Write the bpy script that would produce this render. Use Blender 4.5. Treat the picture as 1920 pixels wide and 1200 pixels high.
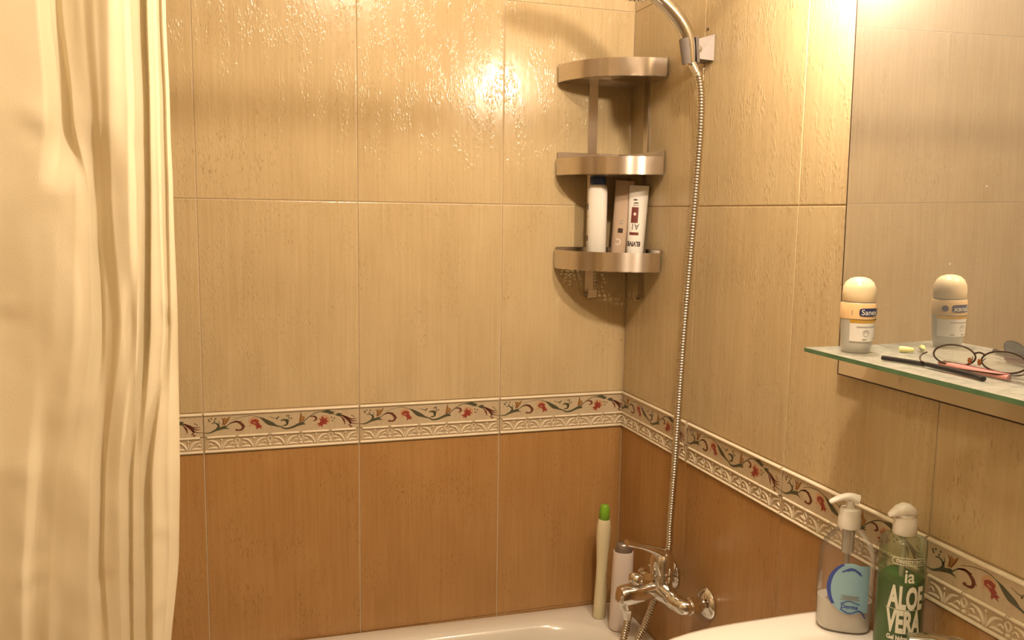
import bpy, bmesh, math, random
from mathutils import Vector, Matrix
random.seed(7)
R = math.radians
scene = bpy.context.scene
C = scene.collection
for o in list(bpy.data.objects):
    bpy.data.objects.remove(o)

# ------------------------------------------------------------------ camera
cam_d = bpy.data.cameras.new('camera')
cam = bpy.data.objects.new('camera', cam_d)
C.objects.link(cam)
CAM = Vector((-0.8562, -1.7983, 1.4624))
YAW, PITCH, ROLL = 0.3104, -0.1248, 0.0154
d_ = Vector((math.sin(YAW) * math.cos(PITCH), math.cos(YAW) * math.cos(PITCH), math.sin(PITCH)))
r_ = d_.cross(Vector((0, 0, 1))).normalized()
u_ = r_.cross(d_)
r2 = r_ * math.cos(ROLL) + u_ * math.sin(ROLL)
u2 = u_ * math.cos(ROLL) - r_ * math.sin(ROLL)
M = Matrix((r2, u2, -d_)).transposed().to_4x4()
M.translation = CAM
cam.matrix_world = M
cam_d.sensor_width = 36.0
cam_d.lens = 36.0 * 1587.1 / 1920.0
cam_d.clip_start = 0.02
scene.camera = cam

# ------------------------------------------------------------------ world, exposure
world = bpy.data.worlds.new('world')
scene.world = world
world.use_nodes = True
world.node_tree.nodes['Background'].inputs[0].default_value = (0.9, 0.75, 0.55, 1)
world.node_tree.nodes['Background'].inputs[1].default_value = 0.02
scene.view_settings.view_transform = 'Standard'
scene.view_settings.look = 'None'
scene.view_settings.gamma = 1.0
scene.view_settings.use_curve_mapping = False
scene.view_settings.exposure = 0.0
scene.cycles.use_denoising = True
scene.cycles.caustics_reflective = False
scene.cycles.caustics_refractive = False
scene.cycles.use_adaptive_sampling = True
scene.cycles.adaptive_threshold = 0.04
scene.cycles.max_bounces = 6
scene.cycles.diffuse_bounces = 3
scene.cycles.glossy_bounces = 4
scene.cycles.transparent_max_bounces = 14
scene.cycles.sample_clamp_indirect = 6.0

LAMP_COL = (1.0, 0.80, 0.585)
LAMP_POWER = 16.5           # watts of the bulb over the mirror
CEIL_POWER = 43.0           # watts of the ceiling bulb

# ------------------------------------------------------------------ sizes of the room
TW = 0.316                  # tile width
TH = 0.4325                 # tile height
BH = 0.086                  # height of the border tiles
Z0 = 1.05                   # top of the border
XL, YF, ZC = -1.64, -2.35, 2.42
RIM = 0.529                 # bath rim at the corner

# ------------------------------------------------------------------ materials
def nodes(name):
    m = bpy.data.materials.new(name)
    m.use_nodes = True
    nt = m.node_tree
    return m, nt, nt.nodes['Principled BSDF']

def mat(name, col, rough=0.5, metal=0.0, var=0.05, scale=60, bump=0.0, bscale=200, spec=0.5, coat=0.0, trans=0.0, ior=1.45, sss=0.0):
    m, nt, b = nodes(name)
    N = nt.nodes
    tc = N.new('ShaderNodeTexCoord')
    no = N.new('ShaderNodeTexNoise')
    no.inputs['Scale'].default_value = scale
    no.inputs['Detail'].default_value = 4
    nt.links.new(tc.outputs['Object'], no.inputs['Vector'])
    mx = N.new('ShaderNodeMix'); mx.data_type = 'RGBA'
    mx.inputs['A'].default_value = (*[max(0, c * (1 - var)) for c in col], 1)
    mx.inputs['B'].default_value = (*[min(1, c * (1 + var)) for c in col], 1)
    nt.links.new(no.outputs['Fac'], mx.inputs['Factor'])
    nt.links.new(mx.outputs['Result'], b.inputs['Base Color'])
    b.inputs['Roughness'].default_value = rough
    b.inputs['Metallic'].default_value = metal
    b.inputs['Specular IOR Level'].default_value = spec
    b.inputs['Coat Weight'].default_value = coat
    b.inputs['Transmission Weight'].default_value = trans
    b.inputs['IOR'].default_value = ior
    if sss:
        b.inputs['Subsurface Weight'].default_value = sss
        b.inputs['Subsurface Radius'].default_value = (0.01, 0.007, 0.004)
    if bump:
        n2 = N.new('ShaderNodeTexNoise')
        n2.inputs['Scale'].default_value = bscale
        nt.links.new(tc.outputs['Object'], n2.inputs['Vector'])
        bp = N.new('ShaderNodeBump')
        bp.inputs['Strength'].default_value = 0.6
        bp.inputs['Distance'].default_value = bump
        nt.links.new(n2.outputs['Fac'], bp.inputs['Height'])
        nt.links.new(bp.outputs['Normal'], b.inputs['Normal'])
    return m

def clear(name, tint, milk, milk_fac, rough=0.08, gloss=1.0):
    """thin see-through plastic: tinted clear, some milky diffuse, a glossy skin"""
    m, nt, b = nodes(name)
    N = nt.nodes
    tr = N.new('ShaderNodeBsdfTransparent'); tr.inputs[0].default_value = (*tint, 1)
    b.inputs['Base Color'].default_value = (*milk, 1)
    b.inputs['Roughness'].default_value = 0.4
    b.inputs['Specular IOR Level'].default_value = 0.2
    mx = N.new('ShaderNodeMixShader'); mx.inputs[0].default_value = milk_fac
    nt.links.new(tr.outputs[0], mx.inputs[1]); nt.links.new(b.outputs[0], mx.inputs[2])
    gl = N.new('ShaderNodeBsdfGlossy'); gl.inputs['Roughness'].default_value = rough
    fr = N.new('ShaderNodeFresnel'); fr.inputs['IOR'].default_value = 1.4
    mu = N.new('ShaderNodeMath'); mu.operation = 'MULTIPLY'; mu.inputs[1].default_value = gloss
    nt.links.new(fr.outputs[0], mu.inputs[0])
    m2 = N.new('ShaderNodeMixShader')
    nt.links.new(mu.outputs[0], m2.inputs[0]); nt.links.new(mx.outputs[0], m2.inputs[1]); nt.links.new(gl.outputs[0], m2.inputs[2])
    nt.links.new(m2.outputs[0], N['Material Output'].inputs[0])
    return m

def tile_mat(name, lo, hi, pit, rough, bumpd):
    m, nt, b = nodes(name)
    N, L = nt.nodes, nt.links
    tc = N.new('ShaderNodeTexCoord'); oi = N.new('ShaderNodeObjectInfo')
    mul = N.new('ShaderNodeMath'); mul.operation = 'MULTIPLY'; mul.inputs[1].default_value = 37.0
    L.new(oi.outputs['Random'], mul.inputs[0])
    add = N.new('ShaderNodeVectorMath'); add.operation = 'ADD'
    L.new(tc.outputs['Object'], add.inputs[0]); L.new(mul.outputs[0], add.inputs[1])
    def noise(sx, sz, detail, rg=0.55):
        mp = N.new('ShaderNodeMapping'); mp.inputs['Scale'].default_value = (sx, sx, sz)
        L.new(add.outputs[0], mp.inputs[0])
        n = N.new('ShaderNodeTexNoise'); n.inputs['Scale'].default_value = 1.0
        n.inputs['Detail'].default_value = detail; n.inputs['Roughness'].default_value = rg
        L.new(mp.outputs[0], n.inputs['Vector'])
        return n
    def ramp(src, a, c):
        r = N.new('ShaderNodeMapRange'); r.inputs['From Min'].default_value = a; r.inputs['From Max'].default_value = c
        L.new(src, r.inputs['Value']); return r.outputs[0]
    streak = noise(150, 5, 3, 0.65)
    cloud = noise(9, 5, 2)
    mm = N.new('ShaderNodeMath'); mm.operation = 'ADD'
    L.new(ramp(streak.outputs['Fac'], 0.3, 0.7), mm.inputs[0]); L.new(ramp(cloud.outputs['Fac'], 0.25, 0.75), mm.inputs[1])
    hf = N.new('ShaderNodeMath'); hf.operation = 'MULTIPLY'; hf.inputs[1].default_value = 0.5
    L.new(mm.outputs[0], hf.inputs[0])
    mx = N.new('ShaderNodeMix'); mx.data_type = 'RGBA'
    mx.inputs['A'].default_value = (*lo, 1); mx.inputs['B'].default_value = (*hi, 1)
    L.new(hf.outputs[0], mx.inputs['Factor'])
    pits = noise(420, 95, 1)
    patch = noise(16, 9, 1)
    pm = N.new('ShaderNodeMath'); pm.operation = 'MULTIPLY'
    L.new(ramp(pits.outputs['Fac'], 0.60, 0.72), pm.inputs[0]); L.new(ramp(patch.outputs['Fac'], 0.42, 0.68), pm.inputs[1])
    pk = N.new('ShaderNodeMath'); pk.operation = 'MULTIPLY'; pk.inputs[1].default_value = 0.55
    L.new(pm.outputs[0], pk.inputs[0])
    m2 = N.new('ShaderNodeMix'); m2.data_type = 'RGBA'
    m2.inputs['B'].default_value = (*pit, 1)
    L.new(pk.outputs[0], m2.inputs['Factor']); L.new(mx.outputs['Result'], m2.inputs['A'])
    L.new(m2.outputs['Result'], b.inputs['Base Color'])
    b.inputs['Roughness'].default_value = rough
    b.inputs['Specular IOR Level'].default_value = 0.5
    # relief of the glaze: short upright dents in patches over a faint waviness
    dent = noise(260, 100, 1)
    dp = noise(40, 14, 0)
    dm = N.new('ShaderNodeMath'); dm.operation = 'MULTIPLY'
    L.new(ramp(dent.outputs['Fac'], 0.48, 0.75), dm.inputs[0]); L.new(ramp(dp.outputs['Fac'], 0.40, 0.62), dm.inputs[1])
    wave = noise(110, 55, 0)
    w2 = N.new('ShaderNodeMath'); w2.operation = 'MULTIPLY'; w2.inputs[1].default_value = 0.35
    L.new(wave.outputs['Fac'], w2.inputs[0])
    sm = N.new('ShaderNodeMath'); sm.operation = 'ADD'
    L.new(dm.outputs[0], sm.inputs[0]); L.new(w2.outputs[0], sm.inputs[1])
    bp = N.new('ShaderNodeBump'); bp.inputs['Strength'].default_value = 1.0; bp.inputs['Distance'].default_value = bumpd
    L.new(sm.outputs[0], bp.inputs['Height']); L.new(bp.outputs['Normal'], b.inputs['Normal'])
    return m

M_ = {}
M_['tile_up'] = tile_mat('beige_glazed_tile', (0.50, 0.375, 0.205), (0.64, 0.505, 0.30), (0.27, 0.165, 0.08), 0.19, 0.00045)
M_['tile_low'] = tile_mat('brown_glazed_tile', (0.40, 0.205, 0.070), (0.51, 0.295, 0.115), (0.17, 0.075, 0.022), 0.27, 0.00040)
M_['border'] = tile_mat('border_print_ground', (0.53, 0.42, 0.27), (0.63, 0.52, 0.36), (0.34, 0.24, 0.14), 0.35, 0.0002)
M_['relief'] = mat('border_cream_relief', (0.80, 0.70, 0.54), 0.3, var=0.05)
M_['reliefground'] = mat('border_relief_ground', (0.55, 0.43, 0.28), 0.45, var=0.08)
M_['p_green'] = mat('print_green', (0.085, 0.085, 0.05), 0.4)
M_['p_brown'] = mat('print_red_brown', (0.15, 0.045, 0.03), 0.4)
M_['p_red'] = mat('print_red', (0.30, 0.05, 0.035), 0.4)
M_['p_ochre'] = mat('print_ochre', (0.36, 0.19, 0.06), 0.4)
M_['p_peach'] = mat('print_peach', (0.56, 0.34, 0.19), 0.4)
M_['grout'] = mat('cream_grout', (0.62, 0.50, 0.34), 0.9, var=0.12, scale=120)
M_['plaster'] = mat('white_plaster', (0.82, 0.79, 0.72), 0.8)
M_['floor'] = mat('beige_floor', (0.40, 0.30, 0.20), 0.5, var=0.15, scale=8)
M_['ceramic'] = mat('white_ceramic', (0.86, 0.83, 0.77), 0.12, var=0.01, coat=0.3)
M_['enamel'] = mat('bath_enamel', (0.80, 0.76, 0.69), 0.16, var=0.03, scale=6, coat=0.3)
M_['chrome'] = mat('chrome', (0.80, 0.80, 0.80), 0.07, 1.0, var=0.02)
M_['hosemetal'] = mat('hose_metal', (0.60, 0.55, 0.47), 0.16, 1.0, var=0.03)
M_['plasticchrome'] = mat('dull_chrome', (0.20, 0.17, 0.155), 0.5, 0.2, var=0.08, scale=80)
M_['white'] = mat('white_plastic', (0.84, 0.80, 0.74), 0.32, var=0.01)
M_['pinkwhite'] = mat('pink_white_plastic', (0.74, 0.64, 0.58), 0.3, var=0.02)
M_['offwhite'] = mat('cream_plastic', (0.78, 0.70, 0.46), 0.35, var=0.02, sss=0.1)
M_['greencap'] = mat('green_plastic', (0.20, 0.42, 0.03), 0.3, var=0.03)
M_['bluecap'] = mat('blue_plastic', (0.02, 0.05, 0.16), 0.35)
M_['darkcap'] = mat('dark_silver_plastic', (0.30, 0.26, 0.23), 0.2, 0.7)
M_['beigetube'] = mat('beige_tube_plastic', (0.50, 0.37, 0.27), 0.35, var=0.05)
M_['ink'] = mat('dark_ink', (0.05, 0.025, 0.02), 0.4)
M_['maroon'] = mat('maroon_ink', (0.16, 0.035, 0.03), 0.4)
M_['greyink'] = mat('grey_ink', (0.33, 0.31, 0.29), 0.5)
M_['navy'] = mat('navy_ink', (0.03, 0.035, 0.12), 0.35)
M_['labelwhite'] = mat('white_label', (0.86, 0.84, 0.80), 0.4, var=0.01)
M_['ochrelabel'] = mat('ochre_label', (0.72, 0.42, 0.06), 0.4)
M_['peachlabel'] = mat('peach_label', (0.86, 0.60, 0.31), 0.4)
M_['capcream'] = mat('cream_cap', (0.93, 0.76, 0.50), 0.28, var=0.02, sss=0.15)
M_['labelblue'] = mat('light_blue_label', (0.30, 0.50, 0.60), 0.35, var=0.05)
M_['deepblue'] = mat('deep_blue_ink', (0.035, 0.07, 0.35), 0.35)
M_['aloeprint'] = mat('pale_print', (0.74, 0.74, 0.60), 0.4)
M_['clear'] = clear('clear_plastic', (0.975, 0.965, 0.95), (0.80, 0.74, 0.68), 0.07, 0.08, 0.6)
M_['greenclear'] = clear('green_tinted_plastic', (0.86, 0.90, 0.78), (0.50, 0.52, 0.34), 0.12, 0.08, 0.6)
M_['frosted'] = clear('frosted_plastic', (0.97, 0.97, 0.95), (0.86, 0.85, 0.80), 0.55, 0.3, 0.6)
M_['gel'] = clear('green_gel', (0.16, 0.45, 0.10), (0.05, 0.22, 0.035), 0.65, 0.2, 0.2)
M_['soap'] = mat('white_soap', (0.93, 0.90, 0.84), 0.35, sss=0.3)
M_['tubeclear'] = clear('pale_dip_tube', (0.95, 0.95, 0.95), (0.85, 0.82, 0.76), 0.5)
M_['black'] = mat('black_acetate', (0.012, 0.010, 0.012), 0.25)
M_['wire'] = mat('dark_wire', (0.06, 0.04, 0.03), 0.3, 0.8)
M_['lens'] = clear('lens', (0.97, 0.97, 0.95), (0.7, 0.68, 0.62), 0.05, 0.02, 1.6)
M_['pad'] = mat('nose_pad', (0.25, 0.09, 0.03), 0.2)
M_['pink'] = mat('pink_barrel', (0.62, 0.26, 0.24), 0.3)
M_['darkred'] = mat('dark_red_barrel', (0.16, 0.02, 0.03), 0.3)
M_['bulbglass'] = clear('bulb_glass', (0.97, 0.97, 0.97), (0.9, 0.9, 0.9), 0.03)
M_['board'] = mat('beige_board', (0.56, 0.43, 0.26), 0.35, var=0.06, scale=20)
M_['yellow'] = mat('pale_yellow', (0.74, 0.70, 0.30), 0.5)

def steel_mat():
    m, nt, b = nodes('brushed_steel')
    N, L = nt.nodes, nt.links
    tc = N.new('ShaderNodeTexCoord')
    mp = N.new('ShaderNodeMapping'); mp.inputs['Scale'].default_value = (12, 12, 700)
    n = N.new('ShaderNodeTexNoise'); n.inputs['Scale'].default_value = 1.0; n.inputs['Detail'].default_value = 2
    L.new(tc.outputs['Object'], mp.inputs[0]); L.new(mp.outputs[0], n.inputs['Vector'])
    mr = N.new('ShaderNodeMapRange'); mr.inputs['To Min'].default_value = 0.21; mr.inputs['To Max'].default_value = 0.27
    L.new(n.outputs['Fac'], mr.inputs['Value']); L.new(mr.outputs[0], b.inputs['Roughness'])
    b.inputs['Base Color'].default_value = (0.70, 0.64, 0.59, 1)
    b.inputs['Metallic'].default_value = 1.0
    # brushed along the bands: reflections smear upright
    b.inputs['Anisotropic'].default_value = 0.93
    tg = N.new('ShaderNodeTangent'); tg.direction_type = 'RADIAL'; tg.axis = 'Z'
    L.new(tg.outputs[0], b.inputs['Tangent'])
    b.inputs['Anisotropic Rotation'].default_value = 0.25
    return m
M_['steel'] = steel_mat()

def mirror_mat():
    m, nt, b = nodes('mirror_glass')
    N, L = nt.nodes, nt.links
    b.inputs['Base Color'].default_value = (0.86, 0.86, 0.85, 1)
    b.inputs['Metallic'].default_value = 1.0
    b.inputs['Roughness'].default_value = 0.0
    # a film of dust and a few dried drops on the glass
    di = N.new('ShaderNodeBsdfDiffuse'); di.inputs[0].default_value = (0.62, 0.62, 0.60, 1)
    tc = N.new('ShaderNodeTexCoord')
    n = N.new('ShaderNodeTexNoise'); n.inputs['Scale'].default_value = 9; n.inputs['Detail'].default_value = 6
    L.new(tc.outputs['Object'], n.inputs['Vector'])
    mr = N.new('ShaderNodeMapRange'); mr.inputs['To Min'].default_value = 0.12; mr.inputs['To Max'].default_value = 0.21
    L.new(n.outputs['Fac'], mr.inputs['Value'])
    v = N.new('ShaderNodeTexVoronoi'); v.inputs['Scale'].default_value = 13
    L.new(tc.outputs['Object'], v.inputs['Vector'])
    lt = N.new('ShaderNodeMath'); lt.operation = 'LESS_THAN'; lt.inputs[1].default_value = 0.022
    L.new(v.outputs['Distance'], lt.inputs[0])
    ad = N.new('ShaderNodeMath'); ad.operation = 'MAXIMUM'
    sc = N.new('ShaderNodeMath'); sc.operation = 'MULTIPLY'; sc.inputs[1].default_value = 0.6
    L.new(lt.outputs[0], sc.inputs[0])
    L.new(mr.outputs[0], ad.inputs[0]); L.new(sc.outputs[0], ad.inputs[1])
    mx = N.new('ShaderNodeMixShader')
    L.new(ad.outputs[0], mx.inputs[0]); L.new(b.outputs[0], mx.inputs[1]); L.new(di.outputs[0], mx.inputs[2])
    L.new(mx.outputs[0], N['Material Output'].inputs[0])
    return m
M_['mirror'] = mirror_mat()

def shelfglass_mat():
    m, nt, b = nodes('shelf_glass')
    N, L = nt.nodes, nt.links
    tr = N.new('ShaderNodeBsdfTransparent'); tr.inputs[0].default_value = (0.88, 0.93, 0.88, 1)
    b.inputs['Base Color'].default_value = (0.70, 0.68, 0.60, 1); b.inputs['Roughness'].default_value = 0.6
    tc = N.new('ShaderNodeTexCoord')
    n = N.new('ShaderNodeTexNoise'); n.inputs['Scale'].default_value = 45; n.inputs['Detail'].default_value = 7; n.inputs['Roughness'].default_value = 0.7
    L.new(tc.outputs['Object'], n.inputs['Vector'])
    mr = N.new('ShaderNodeMapRange'); mr.inputs['From Min'].default_value = 0.35; mr.inputs['From Max'].default_value = 0.7
    mr.inputs['To Min'].default_value = 0.34; mr.inputs['To Max'].default_value = 0.58
    L.new(n.outputs['Fac'], mr.inputs['Value'])
    mx = N.new('ShaderNodeMixShader')
    L.new(mr.outputs[0], mx.inputs[0]); L.new(tr.outputs[0], mx.inputs[1]); L.new(b.outputs[0], mx.inputs[2])
    gl = N.new('ShaderNodeBsdfGlossy'); gl.inputs['Roughness'].default_value = 0.03
    fr = N.new('ShaderNodeFresnel'); fr.inputs['IOR'].default_value = 1.25
    fm = N.new('ShaderNodeMath'); fm.operation = 'MULTIPLY'; fm.inputs[1].default_value = 0.5
    L.new(fr.outputs[0], fm.inputs[0])
    m2 = N.new('ShaderNodeMixShader')
    L.new(fm.outputs[0], m2.inputs[0]); L.new(mx.outputs[0], m2.inputs[1]); L.new(gl.outputs[0], m2.inputs[2])
    L.new(m2.outputs[0], N['Material Output'].inputs[0])
    return m
M_['shelfglass'] = shelfglass_mat()
M_['glassedge'] = mat('green_glass_edge', (0.10, 0.20, 0.105), 0.15, var=0.3, scale=40)

def curtain_mat():
    m, nt, b = nodes('cream_curtain')
    N, L = nt.nodes, nt.links
    tc = N.new('ShaderNodeTexCoord')
    n = N.new('ShaderNodeTexNoise'); n.inputs['Scale'].default_value = 25; n.inputs['Detail'].default_value = 5
    L.new(tc.outputs['Object'], n.inputs['Vector'])
    mx = N.new('ShaderNodeMix'); mx.data_type = 'RGBA'
    mx.inputs['A'].default_value = (0.90, 0.81, 0.59, 1); mx.inputs['B'].default_value = (0.93, 0.85, 0.65, 1)
    L.new(n.outputs['Fac'], mx.inputs['Factor'])
    L.new(mx.outputs['Result'], b.inputs['Base Color'])
    b.inputs['Roughness'].default_value = 0.55
    b.inputs['Specular IOR Level'].default_value = 0.25
    n2 = N.new('ShaderNodeTexNoise'); n2.inputs['Scale'].default_value = 600
    L.new(tc.outputs['Object'], n2.inputs['Vector'])
    bp = N.new('ShaderNodeBump'); bp.inputs['Distance'].default_value = 0.0003; bp.inputs['Strength'].default_value = 0.5
    L.new(n2.outputs['Fac'], bp.inputs['Height']); L.new(bp.outputs['Normal'], b.inputs['Normal'])
    t = N.new('ShaderNodeBsdfTranslucent'); t.inputs[0].default_value = (0.86, 0.75, 0.50, 1)
    s = N.new('ShaderNodeMixShader'); s.inputs[0].default_value = 0.12
    L.new(b.outputs[0], s.inputs[1]); L.new(t.outputs[0], s.inputs[2])
    L.new(s.outputs[0], N['Material Output'].inputs[0])
    return m
M_['curtain'] = curtain_mat()

# ------------------------------------------------------------------ mesh helpers
def link(name, me, parent=None, loc=None):
    o = bpy.data.objects.new(name, me)
    C.objects.link(o)
    if parent: o.parent = parent
    if loc is not None: o.location = loc
    return o

def mk(name, geo, m, parent=None, loc=None, smooth=True, ang=40):
    v, f = geo[0], geo[1]
    me = bpy.data.meshes.new(name)
    me.from_pydata([tuple(p) for p in v], [], f)
    mats = m if isinstance(m, (list, tuple)) else [m]
    for q in mats: me.materials.append(M_[q] if isinstance(q, str) else q)
    if len(geo) > 2:
        me.polygons.foreach_set('material_index', geo[2])
    me.update()
    bm = bmesh.new(); bm.from_mesh(me)
    if len(geo) <= 2: bmesh.ops.recalc_face_normals(bm, faces=bm.faces)
    bm.to_mesh(me); bm.free()
    if smooth:
        me.shade_smooth(); me.set_sharp_from_angle(angle=R(ang))
    return link(name, me, parent, loc)

def join(*geos):
    V, F = [], []
    for g in geos:
        n = len(V)
        V += list(g[0]); F += [tuple(i + n for i in f) for f in g[1]]
    return V, F

def xf(geo, fn):
    return [fn(Vector(p)) for p in geo[0]], geo[1]

def mv(geo, d):
    d = Vector(d)
    return [Vector(p) + d for p in geo[0]], geo[1]

def rot(geo, ang, axis, pivot=(0, 0, 0)):
    m = Matrix.Rotation(ang, 3, axis); pv = Vector(pivot)
    return [m @ (Vector(p) - pv) + pv for p in geo[0]], geo[1]

def box(c, s, bev=0.0, seg=2):
    bm = bmesh.new()
    bmesh.ops.create_cube(bm, size=1.0)
    for v in bm.verts:
        v.co = Vector((v.co.x * s[0] + c[0], v.co.y * s[1] + c[1], v.co.z * s[2] + c[2]))
    if bev:
        bmesh.ops.bevel(bm, geom=bm.edges[:], offset=bev, segments=seg, profile=0.6, affect='EDGES')
    bm.verts.index_update()
    g = ([v.co.copy() for v in bm.verts], [tuple(v.index for v in f.verts) for f in bm.faces])
    bm.free()
    return g

def lathe(prof, seg=32, closed=False):
    """prof: (radius, z) bottom to top"""
    V, F = [], []
    rings = []
    for (r, z) in prof:
        if r < 1e-6:
            rings.append([len(V)]); V.append(Vector((0, 0, z)))
        else:
            rings.append(list(range(len(V), len(V) + seg)))
            for i in range(seg):
                a = 2 * math.pi * i / seg
                V.append(Vector((r * math.cos(a), r * math.sin(a), z)))
    for a, b in zip(rings, rings[1:]):
        if len(a) == 1 and len(b) == 1: continue
        for i in range(seg):
            j = (i + 1) % seg
            if len(a) == 1: F.append((a[0], b[i], b[j]))
            elif len(b) == 1: F.append((a[i], a[j], b[0]))
            else: F.append((a[i], a[j], b[j], b[i]))
    return V, F

def loft(rings, cap=(True, True)):
    V, F = [], []
    n = len(rings[0])
    for r in rings: V += [Vector(p) for p in r]
    for k in range(len(rings) - 1):
        for i in range(n):
            j = (i + 1) % n
            F.append((k * n + i, k * n + j, (k + 1) * n + j, (k + 1) * n + i))
    if cap[0]: F.append(tuple(range(n - 1, -1, -1)))
    if cap[1]: F.append(tuple((len(rings) - 1) * n + i for i in range(n)))
    return V, F

def crom(pts, n=8):
    """Catmull-Rom through the points"""
    pts = [Vector(p) for p in pts]
    if len(pts) < 3:
        return [pts[0].lerp(pts[-1], i / n) for i in range(n + 1)]
    P = [pts[0] * 2 - pts[1]] + pts + [pts[-1] * 2 - pts[-2]]
    out = []
    for i in range(1, len(P) - 2):
        for k in range(n):
            t = k / n
            a, b, c, e = P[i - 1], P[i], P[i + 1], P[i + 2]
            out.append(0.5 * ((2 * b) + (c - a) * t + (2 * a - 5 * b + 4 * c - e) * t * t + (3 * b - a - 3 * c + e) * t ** 3))
    out.append(pts[-1])
    return out

def tube(path, rad, seg=12, cap=True, flat=None):
    """tube along a path; rad a number, or a function of 0..1; flat squashes along its second axis"""
    path = [Vector(p) for p in path]
    n = len(path)
    V, F = [], []
    t0 = (path[1] - path[0]).normalized()
    ref = Vector((0, 0, 1)) if abs(t0.z) < 0.9 else Vector((1, 0, 0))
    a = t0.cross(ref).normalized()
    for i, p in enumerate(path):
        t = (path[min(i + 1, n - 1)] - path[max(i - 1, 0)]).normalized()
        a = (a - t * a.dot(t)).normalized()
        b = t.cross(a)
        r = rad(i / (n - 1)) if callable(rad) else rad
        fl = 1.0 if flat is None else flat
        for k in range(seg):
            w = 2 * math.pi * k / seg
            V.append(p + a * (r * math.cos(w)) + b * (r * fl * math.sin(w)))
    for i in range(n - 1):
        for k in range(seg):
            j = (k + 1) % seg
            F.append((i * seg + k, i * seg + j, (i + 1) * seg + j, (i + 1) * seg + k))
    if cap:
        F.append(tuple(range(seg - 1, -1, -1)))
        F.append(tuple((n - 1) * seg + k for k in range(seg)))
    return V, F

def empty(name, loc, label, cat, group=None):
    o = bpy.data.objects.new(name, None)
    C.objects.link(o)
    o.location = loc
    o.empty_display_size = 0.05
    o['label'] = label; o['category'] = cat
    if group: o['group'] = group
    return o

def tag(o, label, cat, group=None):
    o['label'] = label; o['category'] = cat
    if group: o['group'] = group
    return o

def struct(o):
    o['kind'] = 'structure'
    return o

def text_geo(body, size, sx=1.0, bold=0.0, align='CENTER', cut=0.0):
    """flat lettering in the xy plane as verts and faces, cut finely enough to wrap"""
    cu = bpy.data.curves.new('lettering', 'FONT')
    cu.body = body; cu.size = size; cu.align_x = align; cu.offset = bold; cu.resolution_u = 3
    o = bpy.data.objects.new('lettering', cu)
    C.objects.link(o)
    bpy.context.view_layer.update()
    dg = bpy.context.evaluated_depsgraph_get()
    me = o.evaluated_get(dg).to_mesh()
    bm = bmesh.new(); bm.from_mesh(me)
    o.evaluated_get(dg).to_mesh_clear()
    bpy.data.objects.remove(o); bpy.data.curves.remove(cu)
    for v in bm.verts: v.co.x *= sx
    if cut:
        for _ in range(4):
            es = [e for e in bm.edges if e.calc_length() > cut]
            if not es: break
            bmesh.ops.subdivide_edges(bm, edges=es, cuts=1)
            bmesh.ops.triangulate(bm, faces=bm.faces)
    bm.verts.index_update()
    g = ([v.co.copy() for v in bm.verts], [tuple(v.index for v in f.verts) for f in bm.faces])
    bm.free()
    return g

def wrap(geo, rad, ang, zc):
    """lay flat geometry (x right, y up) on a cylinder of radius rad around z, centred on angle ang (degrees)"""
    def fn(p):
        a = R(ang) + p.x / rad
        return Vector((rad * math.cos(a), rad * math.sin(a), zc + p.y))
    return xf(geo, fn)

def patch(w, h, nx=16, ny=2, corner=0.0):
    V, F = [], []
    for j in range(ny + 1):
        yy = -h / 2 + h * j / ny
        for i in range(nx + 1):
            V.append(Vector((-w / 2 + w * i / nx, yy, 0)))
    for j in range(ny):
        for i in range(nx):
            a = j * (nx + 1) + i
            F.append((a, a + 1, a + nx + 2, a + nx + 1))
    return V, F

def disc(w, h, p=2.0, n=40, rings=6):
    """filled superellipse: p=2 an ellipse, larger squarer"""
    V, F = [Vector((0, 0, 0))], []
    for k in range(1, rings + 1):
        for i in range(n):
            a = 2 * math.pi * i / n
            c, s = math.cos(a), math.sin(a)
            q = (abs(c) ** p + abs(s) ** p) ** (-1 / p)
            V.append(Vector((w / 2 * c * q * k / rings, h / 2 * s * q * k / rings, 0)))
    for i in range(n):
        F.append((0, 1 + i, 1 + (i + 1) % n))
    for k in range(rings - 1):
        for i in range(n):
            j = (i + 1) % n
            F.append((1 + k * n + i, 1 + (k + 1) * n + i, 1 + (k + 1) * n + j, 1 + k * n + j))
    return V, F

# ================================================================== THE SETTING
wall_back = struct(mk('wall_back', box(((XL - 0.1) / 2, 0.0516, ZC / 2), (0.1 - XL + 0.2, 0.1, ZC + 0.1)), 'grout', smooth=False))
wall_right = struct(mk('wall_right', box((0.0516, (YF + 0.0) / 2, ZC / 2), (0.1, -YF + 0.2, ZC + 0.1)), 'grout', smooth=False))

def plain_tiles():
    m, nt, b = nodes('beige_tile_wall')
    N, L = nt.nodes, nt.links
    tc = N.new('ShaderNodeTexCoord')
    mp = N.new('ShaderNodeMapping'); mp.inputs['Scale'].default_value = (3, 3, 3)
    n = N.new('ShaderNodeTexNoise'); n.inputs['Scale'].default_value = 8
    L.new(tc.outputs['Object'], n.inputs['Vector'])
    mx = N.new('ShaderNodeMix'); mx.data_type = 'RGBA'
    mx.inputs['A'].default_value = (0.48, 0.37, 0.23, 1); mx.inputs['B'].default_value = (0.58, 0.46, 0.30, 1)
    L.new(n.outputs['Fac'], mx.inputs['Factor']); L.new(mx.outputs['Result'], b.inputs['Base Color'])
    b.inputs['Roughness'].default_value = 0.3
    return m
M_['plaintile'] = plain_tiles()
struct(mk('wall_left', box((XL - 0.05, YF / 2, ZC / 2), (0.1, -YF + 0.2, ZC + 0.1)), 'plaintile', smooth=False))
struct(mk('wall_front', box((XL / 2, YF - 0.05, ZC / 2), (-XL + 0.3, 0.1, ZC + 0.1)), 'plaintile', smooth=False))
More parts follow.
